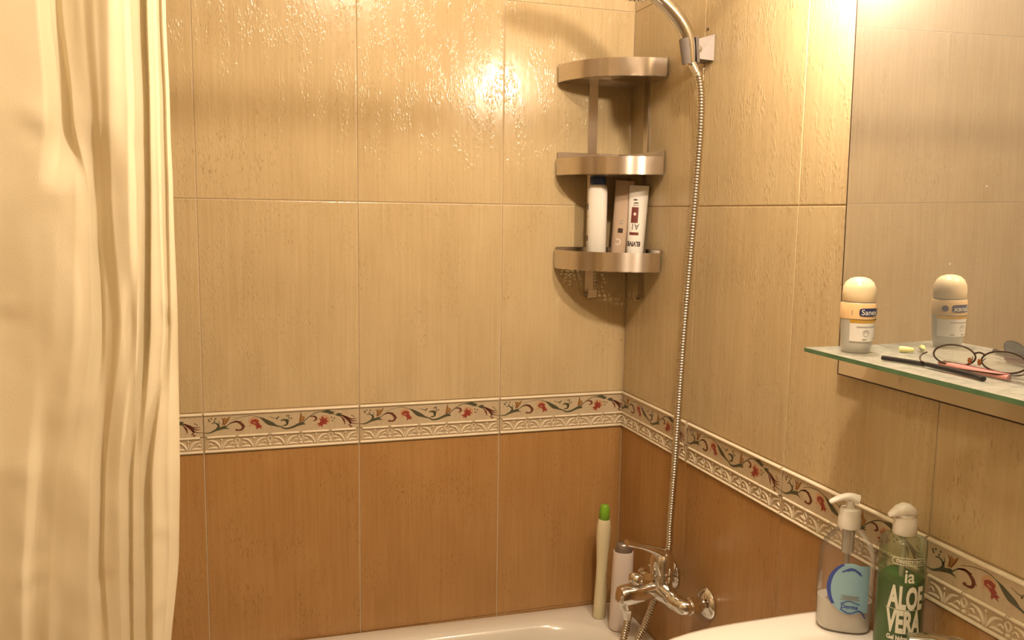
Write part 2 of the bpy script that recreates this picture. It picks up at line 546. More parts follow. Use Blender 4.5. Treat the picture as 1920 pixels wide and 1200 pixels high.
struct(mk('floor', box((XL / 2, YF / 2, -0.05), (-XL + 0.3, -YF + 0.3, 0.1)), 'floor', smooth=False))
struct(mk('ceiling', box((XL / 2, YF / 2, ZC + 0.05), (-XL + 0.3, -YF + 0.3, 0.1)), 'plaster', smooth=False))

# ---- wall tiles; local frame: x to the right as seen from the room, -y into the room, z up
GAP = 0.0011
tile_cache = {}
def tile_mesh(w, h, key):
    k = (round(w, 4), round(h, 4), key)
    if k not in tile_cache:
        g = box((w / 2, 0.004, h / 2), (w - 2 * GAP, 0.008, h - 2 * GAP), 0.0011, 2)
        me = bpy.data.meshes.new('tile')
        me.from_pydata([tuple(p) for p in g[0]], [], g[1])
        me.materials.append(M_[key])
        tile_cache[k] = me
    return tile_cache[k]

def place(o, wall, s, z, jit=0.0):
    """s: distance along the wall measured from the corner to the piece's own left end"""
    if wall is wall_back:
        o.location = (-s, jit, z)
    else:
        o.location = (jit, -s, z); o.rotation_euler = (0, 0, R(-90))
    o.parent = wall

rows = [(0.099, TH, 'tile_low'), (0.0, 0.099, 'tile_low'), (Z0 - BH - TH, TH, 'tile_low'),
        (Z0, TH, 'tile_up'), (Z0 + TH, TH, 'tile_up'), (Z0 + 2 * TH, TH, 'tile_up'), (Z0 + 3 * TH, ZC - Z0 - 3 * TH, 'tile_up')]
BACK_FIRST, RIGHT_FIRST = 0.306, 0.313
def spans(first, total):
    out = [(0.0, first)]; s = first
    while s < total - 0.01:
        out.append((s, min(TW, total - s))); s += TW
    return out
for wall, first, total in ((wall_back, BACK_FIRST, -XL), (wall_right, RIGHT_FIRST, -YF)):
    for (s, w) in spans(first, total):
        for (z, h, key) in rows:
            o = link('tile', tile_mesh(w, h, key))
            # back wall: left end is the far one from the corner; right wall: the one nearer to it
            place(o, wall, s + w if wall is wall_back else s, z, random.uniform(-0.0003, 0.0003))

# ---- border tiles: printed vine above, cream relief below
def zp(x, y):
    """pattern sketch units to tile fractions (u across, v up, v = 0..1)"""
    u = (x - 270) / 1515.0
    top = 268 - 78 * u; bot = 690 - 98 * u
    return u, (bot - y) / (bot - top)

def pv(x, y, out):
    u, v = zp(x, y)
    return Vector((u * TW, -out, v * BH))

PRINT = 0.0024   # face of the printed field, proud of the wall tiles
prints = []      # (verts, faces, material index)
def leaf(pts, mi, k=0):
    """closed smooth outline"""
    P = [pv(x, y, PRINT + 0.0002 + k * 0.0001) for x, y in pts]
    n = len(P); c = sum(P, Vector()) / n
    prints.append((P + [c], [(i, (i + 1) % n, n) for i in range(n)], mi))
def stem(pts, w0, w1, mi, k=0, wm=None):
    """tapered stroke; widths in sketch units"""
    Q = crom([pv(x, y, PRINT + 0.0002 + k * 0.0001) for x, y in pts], 5)
    n = len(Q); V = []; F = []
    for i, p in enumerate(Q):
        t = (Q[min(i + 1, n - 1)] - Q[max(i - 1, 0)]).normalized()
        nn = Vector((-t.z, 0, t.x))
        s = i / (n - 1)
        w = w0 + (w1 - w0) * s
        if wm is not None: w = (1 - abs(2 * s - 1)) * wm + abs(2 * s - 1) * w
        w *= TW / 1515.0 * 0.5
        V += [p + nn * w, p - nn * w]
        if i: F.append((2 * i - 2, 2 * i - 1, 2 * i + 1, 2 * i))
    prints.append((V, F, mi))
def dot(x, y, r, mi, k=1):
    c = pv(x, y, PRINT + 0.0002 + k * 0.0001); rr = r * TW / 1515.0
    V = [c + Vector((rr * math.cos(a * math.pi / 4), 0, rr * math.sin(a * math.pi / 4))) for a in range(8)]
    prints.append((V, [tuple(range(8))], mi))
GREEN, BROWN, RED, OCHRE, PEACH = 0, 1, 2, 3, 4
# first sprig
stem([(272, 472), (330, 470), (380, 445), (430, 425)], 5, 28, GREEN)
leaf([(370, 450), (392, 418), (420, 414), (445, 405), (470, 396), (492, 402), (480, 414), (518, 432), (470, 430), (430, 438), (395, 450)], GREEN, 1)
stem([(395, 435), (412, 405), (400, 380), (372, 368), (345, 376)], 24, 6, GREEN)
stem([(405, 400), (420, 370), (410, 345)], 10, 3, GREEN)
for x, y in ((322, 338), (345, 326), (384, 326), (374, 350), (330, 352)): dot(x, y, 8, GREEN)
leaf([(442, 395), (452, 350), (438, 315), (458, 328), (470, 312), (485, 328), (524, 300), (508, 340), (478, 385)], OCHRE)
stem([(445, 318), (460, 345), (455, 385)], 5, 8, BROWN, 1)
stem([(520, 302), (495, 345), (468, 390)], 4, 7, BROWN, 1)
stem([(480, 412), (515, 378), (565, 356), (628, 356)], 8, 6, GREEN)
stem([(520, 372), (580, 356), (628, 382), (642, 412), (622, 440), (572, 446)], 8, 10, BROWN, 0, 30)
stem([(615, 378), (650, 400), (668, 412)], 16, 2, BROWN, 1)
stem([(590, 432), (568, 440), (580, 452)], 8, 3, BROWN, 1)
stem([(540, 342), (620, 312), (720, 296), (790, 312), (850, 352)], 3, 6, GREEN)
# first red flower
leaf([(700, 330), (740, 305), (785, 320), (800, 360), (760, 400), (715, 395), (690, 360)], PEACH)
leaf([(712, 352), (735, 336), (760, 332), (792, 345), (786, 368), (806, 385), (796, 392), (828, 402), (808, 412), (822, 432), (790, 420), (768, 440), (766, 405), (745, 385), (715, 378)], RED, 1)
stem([(735, 365), (765, 372)], 10, 6, PEACH, 2); dot(705, 402, 9, PEACH)
# long leaf and second curl
leaf([(792, 308), (840, 322), (890, 346), (930, 366), (960, 392), (1012, 410), (985, 414), (930, 402), (880, 392), (850, 368), (820, 338)], GREEN, 1)
stem([(880, 384), (910, 410), (895, 435), (865, 432)], 6, 2, PEACH)
stem([(890, 306), (940, 322), (978, 318)], 4, 6, GREEN); stem([(960, 322), (1000, 300), (1018, 290)], 4, 2, PEACH)
for x, y in ((965, 330), (980, 312), (1062, 300), (1080, 298), (1082, 318), (1104, 326), (1070, 338)): dot(x, y, 8, GREEN)
stem([(1018, 402), (1060, 388), (1062, 352), (1030, 340), (998, 352)], 8, 6, GREEN, 0, 30)
stem([(1062, 372), (1082, 350), (1088, 330)], 8, 3, GREEN)
stem([(990, 404), (1045, 430), (1110, 418), (1180, 385)], 10, 26, GREEN)
leaf([(1095, 424), (1130, 398), (1165, 378), (1200, 362), (1242, 362), (1225, 376), (1250, 386), (1205, 394), (1150, 410)], GREEN, 1)
leaf([(1178, 366), (1186, 318), (1200, 256), (1214, 300), (1242, 312), (1228, 345), (1205, 364)], OCHRE)
stem([(1200, 262), (1198, 320), (1190, 362)], 4, 7, BROWN, 1); stem([(1238, 316), (1215, 355)], 3, 6, BROWN, 1)
stem([(1225, 356), (1285, 308), (1355, 268), (1440, 252)], 10, 6, GREEN)
stem([(1290, 308), (1335, 308), (1352, 335), (1322, 352)], 6, 10, BROWN, 0, 24)
# second red flower
leaf([(1372, 330), (1410, 292), (1460, 296), (1492, 330), (1480, 370), (1440, 392), (1390, 380)], PEACH)
leaf([(1378, 325), (1400, 332), (1412, 300), (1430, 330), (1462, 318), (1452, 345), (1478, 358), (1450, 368), (1455, 390), (1422, 384), (1412, 402), (1412, 424), (1396, 402), (1368, 412), (1380, 392), (1352, 386), (1388, 368), (1394, 348)], RED, 1)
dot(1418, 352, 7, BROWN, 2)
leaf([(1400, 262), (1440, 246), (1472, 238), (1500, 252), (1542, 264), (1520, 272), (1528, 286), (1490, 284), (1455, 272)], GREEN, 1)
leaf([(1526, 282), (1552, 284), (1562, 272), (1612, 274), (1596, 288), (1604, 312), (1576, 306), (1556, 300)], GREEN, 1)
stem([(1478, 290), (1500, 320), (1520, 345)], 4, 2, PEACH)
for x, y in ((1504, 316), (1532, 324), (1512, 350)): dot(x, y, 8, GREEN)
stem([(1590, 288), (1640, 306), (1700, 332), (1758, 326)], 6, 4, BROWN, 0, 16)
stem([(1600, 296), (1650, 320), (1710, 352), (1762, 348)], 6, 4, BROWN, 0, 16)
stem([(1598, 306), (1628, 345), (1640, 390)], 8, 4, BROWN, 0, 20)
stem([(1620, 305), (1668, 345), (1696, 375), (1672, 402)], 6, 5, BROWN, 0, 20)
stem([(1680, 362), (1730, 380), (1784, 382)], 12, 4, BROWN)
for x, y in ((1690, 402), (1708, 406), (1698, 414), (1710, 296), (1728, 306)): dot(x, y, 7, BROWN)

reliefs = []
def ridge(pts, w, hgt, base, k=6):
    """raised half-round stroke in tile fractions (u, v); w in metres"""
    Q = crom([Vector((u * TW, 0, v * BH)) for u, v in pts], k)
    n = len(Q); V = []; F = []
    for i, p in enumerate(Q):
        t = (Q[min(i + 1, n - 1)] - Q[max(i - 1, 0)]).normalized()
        nn = Vector((-t.z, 0, t.x))
        s = i / (n - 1)
        ww = w * (0.35 + 0.65 * math.sin(math.pi * min(1, max(0, s)) ** 0.8)) if callable(hgt) is False and w < 0.0051 else w
        for q, hh in ((-0.5, 0), (-0.28, 0.8), (0, 1.0), (0.28, 0.8), (0.5, 0)):
            V.append(p + nn * (ww * q) + Vector((0, -base - hgt * hh, 0)))
        if i:
            for j in range(4):
                a = 5 * (i - 1) + j
                F.append((a, a + 1, a + 6, a + 5))
    F.append((0, 1, 2, 3, 4)); F.append(tuple(5 * (n - 1) + j for j in (4, 3, 2, 1, 0)))
    reliefs.append((V, F))
def knob(u, v, ru, rv, hgt, base):
    V = []; F = []
    for k, (q, hh) in enumerate(((1, 0), (0.75, 0.7), (0.35, 1.0))):
        for i in range(10):
            a = 2 * math.pi * i / 10
            V.append(Vector((u * TW + ru * q * math.cos(a), -base - hgt * hh, v * BH + rv * q * math.sin(a))))
        if k:
            for i in range(10):
                j = (i + 1) % 10
                F.append((10 * (k - 1) + i, 10 * (k - 1) + j, 10 * k + j, 10 * k + i))
    F.append(tuple(20 + i for i in range(10)))
    reliefs.append((V, F))
LOWB = 0.0012
ridge([(0.006, 0.955), (0.5, 0.955), (0.994, 0.955)], 0.0062, 0.0042, 0.0016)          # upper moulding
ridge([(0.006, 0.045), (0.5, 0.045), (0.994, 0.045)], 0.0058, 0.0034, 0.0012)          # lower moulding
cuts_ = [0.012, 0.207, 0.412, 0.611, 0.806, 0.988]
for a, b in zip(cuts_, cuts_[1:]):                                                     # the beaded middle moulding
    ridge([(a + 0.010, 0.395), ((a + b) / 2, 0.395), (b - 0.010, 0.395)], 0.0054, 0.0032, 0.0016)
for c in cuts_[1:-1]:
    knob(c - 0.004, 0.395, 0.0011, 0.0026, 0.003, 0.0016); knob(c + 0.004, 0.395, 0.0011, 0.0026, 0.003, 0.0016)
for c in (0.108, 0.312, 0.512, 0.710, 0.905):                                          # palmettes
    for s in (-1, 1):
        ridge([(c + s * 0.006, 0.10), (c + s * 0.018, 0.20), (c + s * 0.040, 0.285), (c + s * 0.072, 0.315)], 0.0050, 0.0024, LOWB)
        ridge([(c + s * 0.022, 0.12), (c + s * 0.045, 0.135), (c + s * 0.080, 0.125)], 0.0046, 0.0020, LOWB)
        ridge([(c + s * 0.052, 0.19), (c + s * 0.066, 0.235), (c + s * 0.082, 0.20)], 0.0026, 0.0018, LOWB)
    knob(c, 0.325, 0.0020, 0.0030, 0.0024, LOWB)
    ridge([(c, 0.10), (c, 0.19), (c, 0.27)], 0.0022, 0.0018, LOWB)
for c in cuts_[1:-1]:                                                                  # buds between them
    ridge([(c, 0.345), (c - 0.013, 0.28), (c, 0.19), (c + 0.013, 0.28), (c, 0.345)], 0.0030, 0.0022, LOWB)
    knob(c, 0.135, 0.0036, 0.0030, 0.0024, LOWB)

def border_mesh(kind, u0, u1):
    """one layer of the border tile between fractions u0 and u1 of its width"""
    bm = bmesh.new()
    if kind == 'body':
        g1 = box((TW / 2, 0.0035, 0.70 * BH), (TW - 2 * GAP, 0.0118, 0.60 * BH - 2 * GAP), 0.0008, 1)
        geos = [(g1[0], g1[1], 0)]
        g2 = box((TW / 2, 0.0040, 0.20 * BH), (TW - 2 * GAP, 0.0104, 0.40 * BH - GAP), 0.0008, 1)
        geos.append((g2[0], g2[1], 1))
        mats = ['border', 'reliefground']
    elif kind == 'print':
        geos = prints; mats = ['p_green', 'p_brown', 'p_red', 'p_ochre', 'p_peach']
    else:
        geos = [(v, f, 0) for v, f in reliefs]; mats = ['relief']
    for V, F, mi in geos:
        vs = [bm.verts.new(p) for p in V]
        for f in F:
            try:
                fc = bm.faces.new([vs[i] for i in f]); fc.material_index = mi
            except ValueError:
                pass
    for side, u in ((-1, u0), (1, u1)):
        if 0.0 < u < 1.0:
            bmesh.ops.bisect_plane(bm, geom=bm.verts[:] + bm.edges[:] + bm.faces[:], plane_co=(u * TW, 0, 0),
                                   plane_no=(side, 0, 0), clear_outer=True)
    bmesh.ops.translate(bm, verts=bm.verts, vec=(-u0 * TW, 0, 0))
    if kind != 'body':
        for f in bm.faces:
            if f.normal.y > 0 and kind == 'print': f.normal_flip()
    if kind == 'relief': bmesh.ops.recalc_face_normals(bm, faces=bm.faces)
    me = bpy.data.meshes.new('border_' + kind)
    bm.to_mesh(me); bm.free()
    for q in mats: me.materials.append(M_[q])
    if kind == 'relief': me.shade_smooth(); me.set_sharp_from_angle(angle=R(60))
    return me
bcache = {}
def border(wall, s, u0, u1):
    k = (round(u0, 3), round(u1, 3))
    if k not in bcache: bcache[k] = [border_mesh(q, u0, u1) for q in ('body', 'print', 'relief')]
    a, b, c = bcache[k]
    o = link('border_tile', a)
    place(o, wall, s, Z0 - BH)
    link('vine_print', b, o); link('cream_relief', c, o)
border(wall_back, BACK_FIRST, 0.0, BACK_FIRST / TW)
s = BACK_FIRST
while s < -XL - 0.05:
    w = min(TW, -XL - s); border(wall_back, s + w, 1 - w / TW, 1.0); s += TW
border(wall_right, 0.0, 1 - RIGHT_FIRST / TW + 0.02, 1.0)
s = RIGHT_FIRST
while s < -YF - 0.05:
    w = min(TW, -YF - s); border(wall_right, s, 0.0, w / TW); s += TW

hole = rot(lathe([(0, 0.0), (0.0026, 0.0), (0.0030, 0.0006), (0.0022, 0.0010), (0, 0.0004)], 14), R(-90), 'Y')
mk('screw_plug', mv(hole, (0.0001, -0.3222, 1.8165)), 'ink', wall_right)

# ================================================================== BATH
bath = empty('bathtub', (0, 0, 0), 'cream white enamel bathtub along the back wall under the brown tiles', 'bathtub')
def rrect(x0, x1, y0, y1, r, z, n=10):
    P = []
    for (cx, cy, a0) in ((x1 - r, y1 - r, 0), (x0 + r, y1 - r, 90), (x0 + r, y0 + r, 180), (x1 - r, y0 + r, 270)):
        for k in range(n + 1):
            a = R(a0 + 90 * k / n)
            P.append(Vector((cx + r * math.cos(a), cy + r * math.sin(a), z)))
    # extra points along the straight sides
    out = []
    for i, p in enumerate(P):
        out.append(p); q = P[(i + 1) % len(P)]
        if (q - p).length > 0.08:
            m_ = 8
            for k in range(1, m_): out.append(p.lerp(q, k / m_))
    return out
def rr_fixed(x0, x1, y0, y1, r, z):
    n = 8; P = []
    cs = [(x1 - r, y1 - r, 0), (x0 + r, y1 - r, 90), (x0 + r, y0 + r, 180), (x1 - r, y0 + r, 270)]
    for i, (cx, cy, a0) in enumerate(cs):
        arc = [Vector((cx + r * math.cos(R(a0 + 90 * k / n)), cy + r * math.sin(R(a0 + 90 * k / n)), z)) for k in range(n + 1)]
        P += arc
        nx = cs[(i + 1) % 4]
        b0 = Vector((nx[0] + r * math.cos(R(nx[2])), nx[1] + r * math.sin(R(nx[2])), z))
        for k in range(1, 6): P.append(arc[-1].lerp(b0, k / 6))
    return P
BX0, BX1, BY0, BY1 = -1.638, -0.003, -0.70, -0.003
T = 0.0
rings = [rr_fixed(BX0 + 0.02, BX1, BY0 + 0.02, BY1, 0.006, 0.02),
         rr_fixed(BX0 + 0.02, BX1, BY0 + 0.02, BY1, 0.006, RIM - 0.05),
         rr_fixed(BX0, BX1, BY0, BY1, 0.008, RIM - 0.045),
         rr_fixed(BX0, BX1, BY0, BY1, 0.008, RIM - 0.010),
         rr_fixed(BX0 + 0.003, BX1 - 0.003, BY0 + 0.003, BY1 - 0.003, 0.008, RIM - 0.003),
         rr_fixed(BX0 + 0.010, BX1 - 0.010, BY0 + 0.010, BY1 - 0.010, 0.010, RIM)]
inner = [(0.0, 0.0), (0.004, -0.0015), (0.011, -0.007), (0.018, -0.018), (0.026, -0.04), (0.045, -0.14), (0.075, -0.27), (0.11, -0.335), (0.17, -0.36)]
for e, dz in inner:
    rings.append(rr_fixed(-1.50 + e * 1.6, -0.075 - e, -0.635 + e, -0.058 - e, 0.16 - 0.25 * e, RIM + dz))
bgeo = loft(rings, (False, True))
tilt = math.atan(0.013)
bgeo = rot(bgeo, tilt, 'Y')
mk('bath_shell', bgeo, 'enamel', bath, ang=35)
mk('drain', mv(lathe([(0, 0.001), (0.022, 0.001), (0.026, 0.003), (0.026, 0.006), (0.020, 0.007), (0, 0.005)], 24), (-0.32, -0.34, RIM - 0.36 + 0.0065)), 'chrome', bath)

# ================================================================== SHOWER CURTAIN
CY = -0.745
# depth profile of the folds at several heights: sketch position across and cm towards the room
LV = [  # z, list of (px, cm)
 (2.02, [(-60, 0.6), (0, 1.0), (62, 0.9), (80, -1.2), (92, -1.9), (110, -0.8), (150, 0.5), (198, 1.9), (222, 1.4), (246, 0.0), (262, -1.6), (268, 0.6), (280, 0.3), (293, -1.1), (297, -0.2), (304, -0.6)]),
 (1.69, [(-60, 0.6), (0, 1.0), (70, 0.8), (86, -1.6), (98, -1.9), (112, -0.6), (150, 0.4), (203, 1.8), (230, 1.2), (252, -0.2), (268, -1.6), (274, 0.6), (285, 0.3), (298, -1.1), (302, -0.2), (309, -0.6)]),
 (1.56, [(-60, 0.5), (0, 1.0), (86, 1.1), (108, -1.4), (126, -1.5), (134, 0.6), (168, 0.5), (205, 1.7), (238, 1.2), (258, -0.2), (275, -1.5), (280, 0.6), (292, 0.3), (307, -1.0), (311, -0.1), (318, -0.6)]),
 (1.48, [(-60, 0.5), (0, 0.9), (70, 1.1), (140, 1.0), (163, 0.2), (172, -1.5), (185, -0.6), (208, 1.0), (240, 1.4), (262, 0.1), (277, -1.4), (282, 0.6), (296, 0.3), (311, -0.9), (315, 0.0), (324, -0.6)]),
 (1.33, [(-60, 0.4), (0, 0.6), (70, 0.8), (135, 1.0), (168, 0.4), (186, -1.5), (193, -0.5), (225, 0.9), (243, 0.5), (255, 0.9), (277, -1.3), (281, 0.8), (305, 0.3), (315, -0.6), (319, 0.0), (333, -0.5)]),
 (1.15, [(-60, 0.6), (0, 0.7), (50, 0.8), (75, 0.0), (130, 0.3), (165, 0.3), (185, -1.4), (192, 0.1), (220, 0.7), (241, -0.5), (246, 0.5), (262, 0.3), (276, -0.4), (284, 1.3), (312, 0.5), (337, -0.8)]),
 (1.05, [(-60, 0.6), (0, 0.7), (42, 0.9), (62, -0.3), (120, 0.2), (160, 0.3), (182, -1.0), (190, 0.2), (220, 0.5), (242, -0.6), (246, 0.4), (262, 0.2), (275, -0.3), (285, 1.2), (315, 0.2), (335, -0.9)]),
 (0.92, [(-60, 0.7), (0, 0.8), (40, 0.8), (58, -0.2), (88, 0.6), (100, 0.0), (160, 0.4), (184, 0.2), (205, 0.7), (225, 0.6), (243, -0.3), (247, 0.3), (265, 0.2), (273, 0.1), (285, 1.0), (305, 0.3), (318, -0.8)]),
 (0.30, [(-60, 0.7), (0, 0.8), (40, 0.9), (58, -0.4), (88, 0.7), (100, 0.0), (150, 0.5), (184, 0.2), (205, 0.9), (225, 0.6), (243, -0.5), (247, 0.3), (265, 0.2), (273, 0.1), (285, 1.1), (305, 0.2), (316, -0.9)]),
]
# every level gets 16 to 17 marks; make them equal in number
nm = max(len(l) for _, l in LV)
for _, l in LV:
    while len(l) < nm:
        gaps = [(l[i + 1][0] - l[i][0], i) for i in range(2, len(l) - 1)]
        g, i = max(gaps)
        l.insert(i + 1, ((l[i][0] + l[i + 1][0]) / 2, (l[i][1] + l[i + 1][1]) / 2 + 0.1))
def curtain_pt(s, z):
    """s in mark units"""
    i = 0
    while i < len(LV) - 2 and z < LV[i + 1][0]: i += 1
    (za, la), (zb, lb) = LV[i], LV[i + 1]
    t = min(1, max(0, (za - z) / (za - zb)))
    t = t * t * (3 - 2 * t) * 0.6 + t * 0.4
    k = min(int(s), nm - 2); f = s - k
    fs = f * f * (3 - 2 * f)
    def at(l):
        return l[k][0] + (l[k + 1][0] - l[k][0]) * f, l[k][1] + (l[k + 1][1] - l[k][1]) * (0.75 * fs + 0.25 * f)
    (xa, da), (xb, db) = at(la), at(lb)
    return xa + (xb - xa) * t, da + (db - da) * t
def curtain_x(px, z):
    x0 = -1.1425 + (z - 0.946) * 0.0527
    k = 0.000595 - (z - 0.946) * 0.00006
    x = x0 + k * px
    return CAM.x + (x - CAM.x) * (CY - CAM.y) / (-0.70 - CAM.y)
from mathutils import noise as mnoise
# creases across the folds: place across, height, half width, half height, depth in m, slope
PINCH = [(70, 1.548, 34, 0.016, 0.0075, -0.00022), (20, 1.345, 26, 0.012, 0.006, 0.0), (95, 1.47, 40, 0.020, 0.004, 0.0002),
         (58, 1.035, 24, 0.012, 0.007, 0.0001), (30, 1.16, 34, 0.018, 0.004, -0.0001), (196, 1.035, 16, 0.012, 0.005, 0.0), (300, 1.078, 20, 0.012, 0.006, -0.0003),
         (252, 1.545, 10, 0.020, 0.004, 0.0), (312, 1.34, 12, 0.014, 0.004, -0.0003), (140, 1.22, 40, 0.02, 0.003, 0.0002), (305, 0.985, 16, 0.012, 0.004, 0.0002)]
cols = [(-1, i) for i in range(110)] + [(0, i) for i in range((nm - 1) * 12 + 1)]
NZ = 170
V, F = [], []
ncol = len(cols)
for j in range(NZ + 1):
    z = 2.02 - (2.02 - 0.16) * j / NZ
    x_start, d_start = curtain_pt(0, z)
    xs = curtain_x(x_start, z)
    for kind, i in cols:
        if kind == -1:      # the gathered rest of the curtain, towards the left wall
            t = i / 110.0
            x = -1.60 + (xs + 1.60) * t
            amp = 0.024 * (1 - t) ** 0.3 if t < 1 else 0
            dd = amp * math.sin(t * 34 + 0.35 * math.sin(z * 3)) * (1 - max(0, (t - 0.8) / 0.2)) + d_start * 0.0100 * t
        else:
            px, d = curtain_pt(i / 12.0, z)
            x = curtain_x(px, z); dd = d * (0.0058 if d < 0 else 0.0100)
            for (cx_, cz_, wx_, wz_, am_, sl_) in PINCH:
                ex_ = (px - cx_) / wx_; ez_ = (z - cz_ - sl_ * (px - cx_)) / wz_
                if abs(ex_) < 3 and abs(ez_) < 3: dd += 0.7 * am_ * ez_ * math.exp(-ex_ * ex_ - ez_ * ez_)
        # creases of the plastic cloth
        p = Vector((x * 16, 3.1, z * 9))
        dd += 0.0035 * mnoise.noise(p) + 0.0012 * mnoise.noise(p * 3.1) * (1.2 - min(1.0, max(0, z - 0.9)))
        V.append(Vector((x, CY - dd, z)))
for j in range(NZ):
    for i in range(ncol - 1):
        a = j * ncol + i
        F.append((a, a + 1, a + ncol + 1, a + ncol))
cur = empty('shower_curtain', (-1.25, CY, 0.16), 'cream shower curtain hanging in folds at the left', 'curtain')
def local(geo, root):
    o = Vector(root.location)
    return [Vector(p) - o for p in geo[0]], geo[1]
cloth = mk('curtain_cloth', local((V, F), cur), 'curtain', cur, ang=180)
for k in range(7):
    x = -1.58 + 0.105 * k
    ring = tube([Vector((x, CY + 0.024 * math.cos(a * math.pi / 8), 2.035 + 0.024 * math.sin(a * math.pi / 8))) for a in range(17)], 0.003, 8, False)
    mk('curtain_ring', local(ring, cur), 'white', cur)
rod = empty('curtain_rod', (0, CY, 2.045), 'white curtain rod above the shower curtain', 'rod')
mk('rod_tube', local(tube([(XL + 0.001, CY, 2.045), (-0.8, CY, 2.045), (-0.001, CY, 2.045)], 0.0115, 16), rod), 'white', rod)
for x, s in ((-0.004, -1), (XL + 0.004, 1)):
    g = rot(lathe([(0, 0), (0.028, 0), (0.028, 0.005), (0.015, 0.014), (0.0, 0.016)], 24), R(-90 * -s), 'Y')
    mk('rod_flange', local(mv(g, (x, CY, 2.045)), rod), 'white', rod)

# ================================================================== CORNER SHELF
cs = empty('corner_shelf', (0, 0, 1.26), 'three tier stainless steel corner shelf in the wall corner', 'shelf')
RX, RY = 0.183, 0.174
def arc_pts(rx, ry, n=28, z=0.0, inset=0.006):
    return [Vector((-inset - (rx - inset) * math.cos(R(90 * i / n)), -inset - (ry - inset) * math.sin(R(90 * i / n)), z)) for i in range(n + 1)]
def perforated(z, cell=0.0115, hr=0.0031):
    """quarter round plate with rows of round holes"""
    bm = bmesh.new()
    n = int(RX / cell) + 1
    for i in range(n):
        for j in range(n):
            cx, cy = -0.006 - (i + 0.5) * cell, -0.006 - (j + 0.5) * cell
            outer, inn = [], []
            corners = [(1, 0), (1, 1), (0, 1), (-1, 1), (-1, 0), (-1, -1), (0, -1), (1, -1)]
            for k, (a, b) in enumerate(corners):
                outer.append(bm.verts.new((cx + a * cell / 2, cy + b * cell / 2, z)))
                inn.append(bm.verts.new((cx + hr * math.cos(R(45 * k)), cy + hr * math.sin(R(45 * k)), z)))
            for k in range(8):
                m = (k + 1) % 8
                bm.faces.new((outer[k], outer[m], inn[m], inn[k]))
    bmesh.ops.remove_doubles(bm, verts=bm.verts, dist=1e-5)
    arc = arc_pts(RX - 0.001, RY - 0.001, 24, z)
    for a, b in zip(arc, arc[1:]):
        t = (b - a).normalized(); no = Vector((t.y, -t.x, 0))
        if no.dot(a) < 0: no = -no
        bmesh.ops.bisect_plane(bm, geom=bm.verts[:] + bm.edges[:] + bm.faces[:], plane_co=a, plane_no=no, clear_outer=True)
    bmesh.ops.solidify(bm, geom=bm.faces[:], thickness=0.0014)
    bm.verts.index_update()
    g = ([v.co.copy() for v in bm.verts], [tuple(v.index for v in f.verts) for f in bm.faces]); bm.free()
    return g
for z0, z1, ups in ((1.749, 1.787, 0.004), (1.548, 1.586, 0.014), (1.344, 1.384, 0.006)):
    if z0 < 1.4:
        tray = mk('tray', local(perforated(z0), cs), 'steel', cs, smooth=False)
    else:
        tray = mk('tray', local(loft([
            arc_pts(RX, RY, 28, z0) + [Vector((-0.006, -0.006, z0))],
            arc_pts(RX, RY, 28, z0 + 0.0016) + [Vector((-0.006, -0.006, z0 + 0.0016))]]), cs), 'steel', cs, ang=30)
    # curved front band with thickness
    o1, i1 = arc_pts(RX, RY, 28), arc_pts(RX - 0.0022, RY - 0.0022, 28)
    sec = []
    for a, b in zip(o1, i1):
        sec.append([Vector((a.x, a.y, z0)), Vector((a.x, a.y, z1)), Vector((b.x, b.y, z1)), Vector((b.x, b.y, z0))])
    mk('front_band', local(loft(sec), cs), 'steel', tray, ang=40)
    # low upstands along both walls
    g = join(box((-RX / 2, -0.0045, (z0 + z1 + ups) / 2), (RX - 0.006, 0.0025, z1 + ups - z0), 0.0006, 1),
             box((-0.0045, -RY / 2, (z0 + z1 + ups) / 2), (0.0025, RY - 0.006, z1 + ups - z0), 0.0006, 1))
    mk('back_upstand', local(g, cs), 'steel', tray, smooth=False)
def hook(flip):
    # flat strip bent up into a hook at its lower end
    w = 0.0105; t = 0.0011
    prof = [(0.0018, 1.795), (0.0018, 1.60), (0.0018, 1.40), (0.0018, 1.285)]
    for k in range(1, 10):
        a = R(20 * k)
        prof.append((0.0018 + 0.011 - 0.011 * math.cos(a), 1.285 - 0.011 * math.sin(a)))
    prof.append((0.0238, 1.293))
    P = []
    n = len(prof)
    for i, (dd, z) in enumerate(prof):
        q0 = Vector(prof[max(i - 1, 0)]); q1 = Vector(prof[min(i + 1, n - 1)])
        tn = (q1 - q0).normalized(); nn = Vector((-tn.y, tn.x)) * t
        P.append([(-w, dd + nn.x, z + nn.y), (w, dd + nn.x, z + nn.y), (w, dd - nn.x, z - nn.y), (-w, dd - nn.x, z - nn.y)])
    return P
pb = hook(0)
mk('hook_strip', local(loft([[Vector((-0.096 + a, -b, z)) for a, b, z in sec] for sec in pb]), cs), 'steel', cs, ang=50)
mk('hook_strip', local(loft([[Vector((-b, -0.078 + a, z)) for a, b, z in sec] for sec in pb]), cs), 'steel', cs, ang=50)

